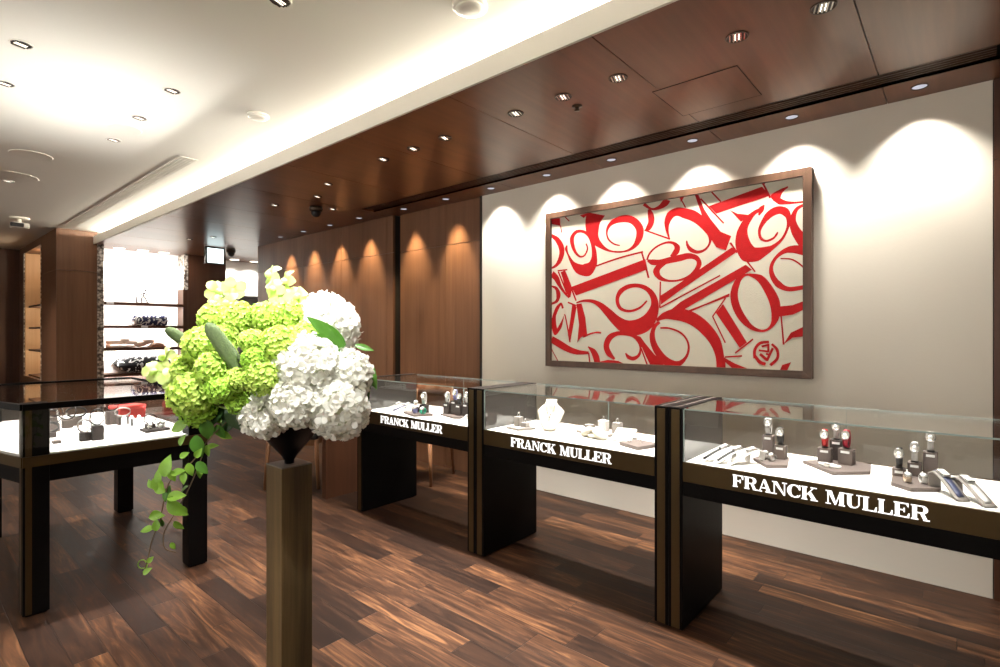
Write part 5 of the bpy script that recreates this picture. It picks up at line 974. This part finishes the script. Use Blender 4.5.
rv = random.Random(21); k_ = 0
for V, us in ((VINE1, (.08, .16, .24, .30, .37, .44, .52, .60, .68)), (VINE2, (.10, .2, .3, .4, .5, .6))):
    P = catmull([tuple(Vector(p)-o0) for p in V], 10)
    for u in us:
        p = Vector(P[int(u*(len(P)-1))]); ang = rv.uniform(-160, -20) if k_ % 2 else rv.uniform(-60, 80)+(180 if k_ % 4 == 0 else 0); k_ += 1
        d = (rt*math.cos(math.radians(ang))+Vector((0, 0, 1))*math.sin(math.radians(ang))+fw*rv.uniform(-.5, .3)).normalized(); L_ = rv.uniform(.035, .058)*(1.1-u*.5)
        o = put('vine_leaf', leaf_mesh(L_, L_*.58, .25, .35), M_VLEAF if rv.random() < .7 else M_LEAF, t)
        f = (-fw+Vector((rv.uniform(-.8, .8), rv.uniform(-.8, .8), rv.uniform(0, 1)))).normalized(); z = (f-d*f.dot(d)).normalized(); y = z.cross(d)
        M = Matrix((d, y, z)).transposed().to_4x4(); M.translation = p+d*.012; o.matrix_local = M
        b = MB(); b.tube([p, p+d*.013], .0009, 5); put('leaf_stalk', b, M_VSTEM, t)

# ================================================================ DESK END AND CHAIRS BEHIND THE FLOWERS
t = thing('wooden_desk', 'dark wooden desk whose end panel stands left of the farthest showcase', 'desk', (-3.95, 2.345, 0))
b = MB(); b.box(0, .06, 0, .62, 0, .735, bev=.002); put('side_panel', b, M_VEN_DARK, t)
b = MB(); b.box(-.22, .06, 0, .62, .7355, .765, bev=.003); put('desktop', b, M_VEN_DARK, t)
b = MB(); b.box(-.21, -.175, .30, .335, 0, .735); put('leg', b, M_DARKMETAL, t)
b = MB(); b.box(-.002+.0, .022, -.0015, .0005, .002, .733); 
def chair(x, y, rz, label):
    t = thing('wooden_chair', label, 'chair', (x, y, 0), rz)
    for sx, sy in ((-1, -1), (1, -1)):
        b = MB(); b.tube([(sx*.225, sy*.225, 0), (sx*.20, sy*.20, .42)], [.014, .021], 8); put('leg', b, M_CHAIRWOOD, t)
    for sx in (-1, 1):
        b = MB(); b.tube([(sx*.215, .25, 0), (sx*.20, .20, .42), (sx*.20, .22, .60), (sx*.19, .27, .80)], [.014, .021, .018, .014], 8); put('leg', b, M_CHAIRWOOD, t)
    b = MB(); b.box(-.215, .215, -.215, .215, .37, .42, bev=.008); put('seat_rail', b, M_CHAIRWOOD, t)
    b = MB(); b.box(-.22, .22, -.22, .20, .421, .475, bev=.02); put('seat', b, M_SEAT, t)
    P = [(.21*math.sin(a)*1.0, .27+.03*math.cos(a)-.03, 0) for a in [(-1+2*k/10)*1.2 for k in range(11)]]
    b = MB(); b.band([(p[0], p[1]+.02, .79) for p in P], .13, .02, (0, 0.1, 1)); put('backrest', b, M_CHAIRWOOD, t)
chair(-4.52, 2.46, 0.785, 'wooden chair with black seat seen behind the vase')
chair(-3.80, 3.27, 0.35, 'wooden staff chair behind the farthest showcase')

# ================================================================ CAMERA, WORLD
cam = bpy.data.cameras.new('camera'); cam.sensor_width = 36.0; cam.lens = 534/1000*36; cam.shift_y = -1/1000
cam.clip_start = 0.02; cam.clip_end = 60
co = bpy.data.objects.new('camera', cam); C.objects.link(co); co.location = (0, 0, 1.35); co.rotation_euler = (PI/2, 0, math.atan2(462, 534))
sc = bpy.context.scene; sc.camera = co
w = bpy.data.worlds.new('world'); sc.world = w; w.use_nodes = True
w.node_tree.nodes['Background'].inputs[0].default_value = (1, .95, .88, 1); w.node_tree.nodes['Background'].inputs[1].default_value = 0.3
sc.view_settings.view_transform = 'Standard'; sc.view_settings.look = 'None'; sc.view_settings.gamma = 1; sc.view_settings.exposure = 0.25
sc.view_settings.use_curve_mapping = False
sc.cycles.transparent_max_bounces = 40; sc.cycles.max_bounces = 12; sc.cycles.diffuse_bounces = 5; sc.cycles.glossy_bounces = 5; sc.cycles.sample_clamp_indirect = 6
sc.cycles.caustics_reflective = False; sc.cycles.caustics_refractive = False
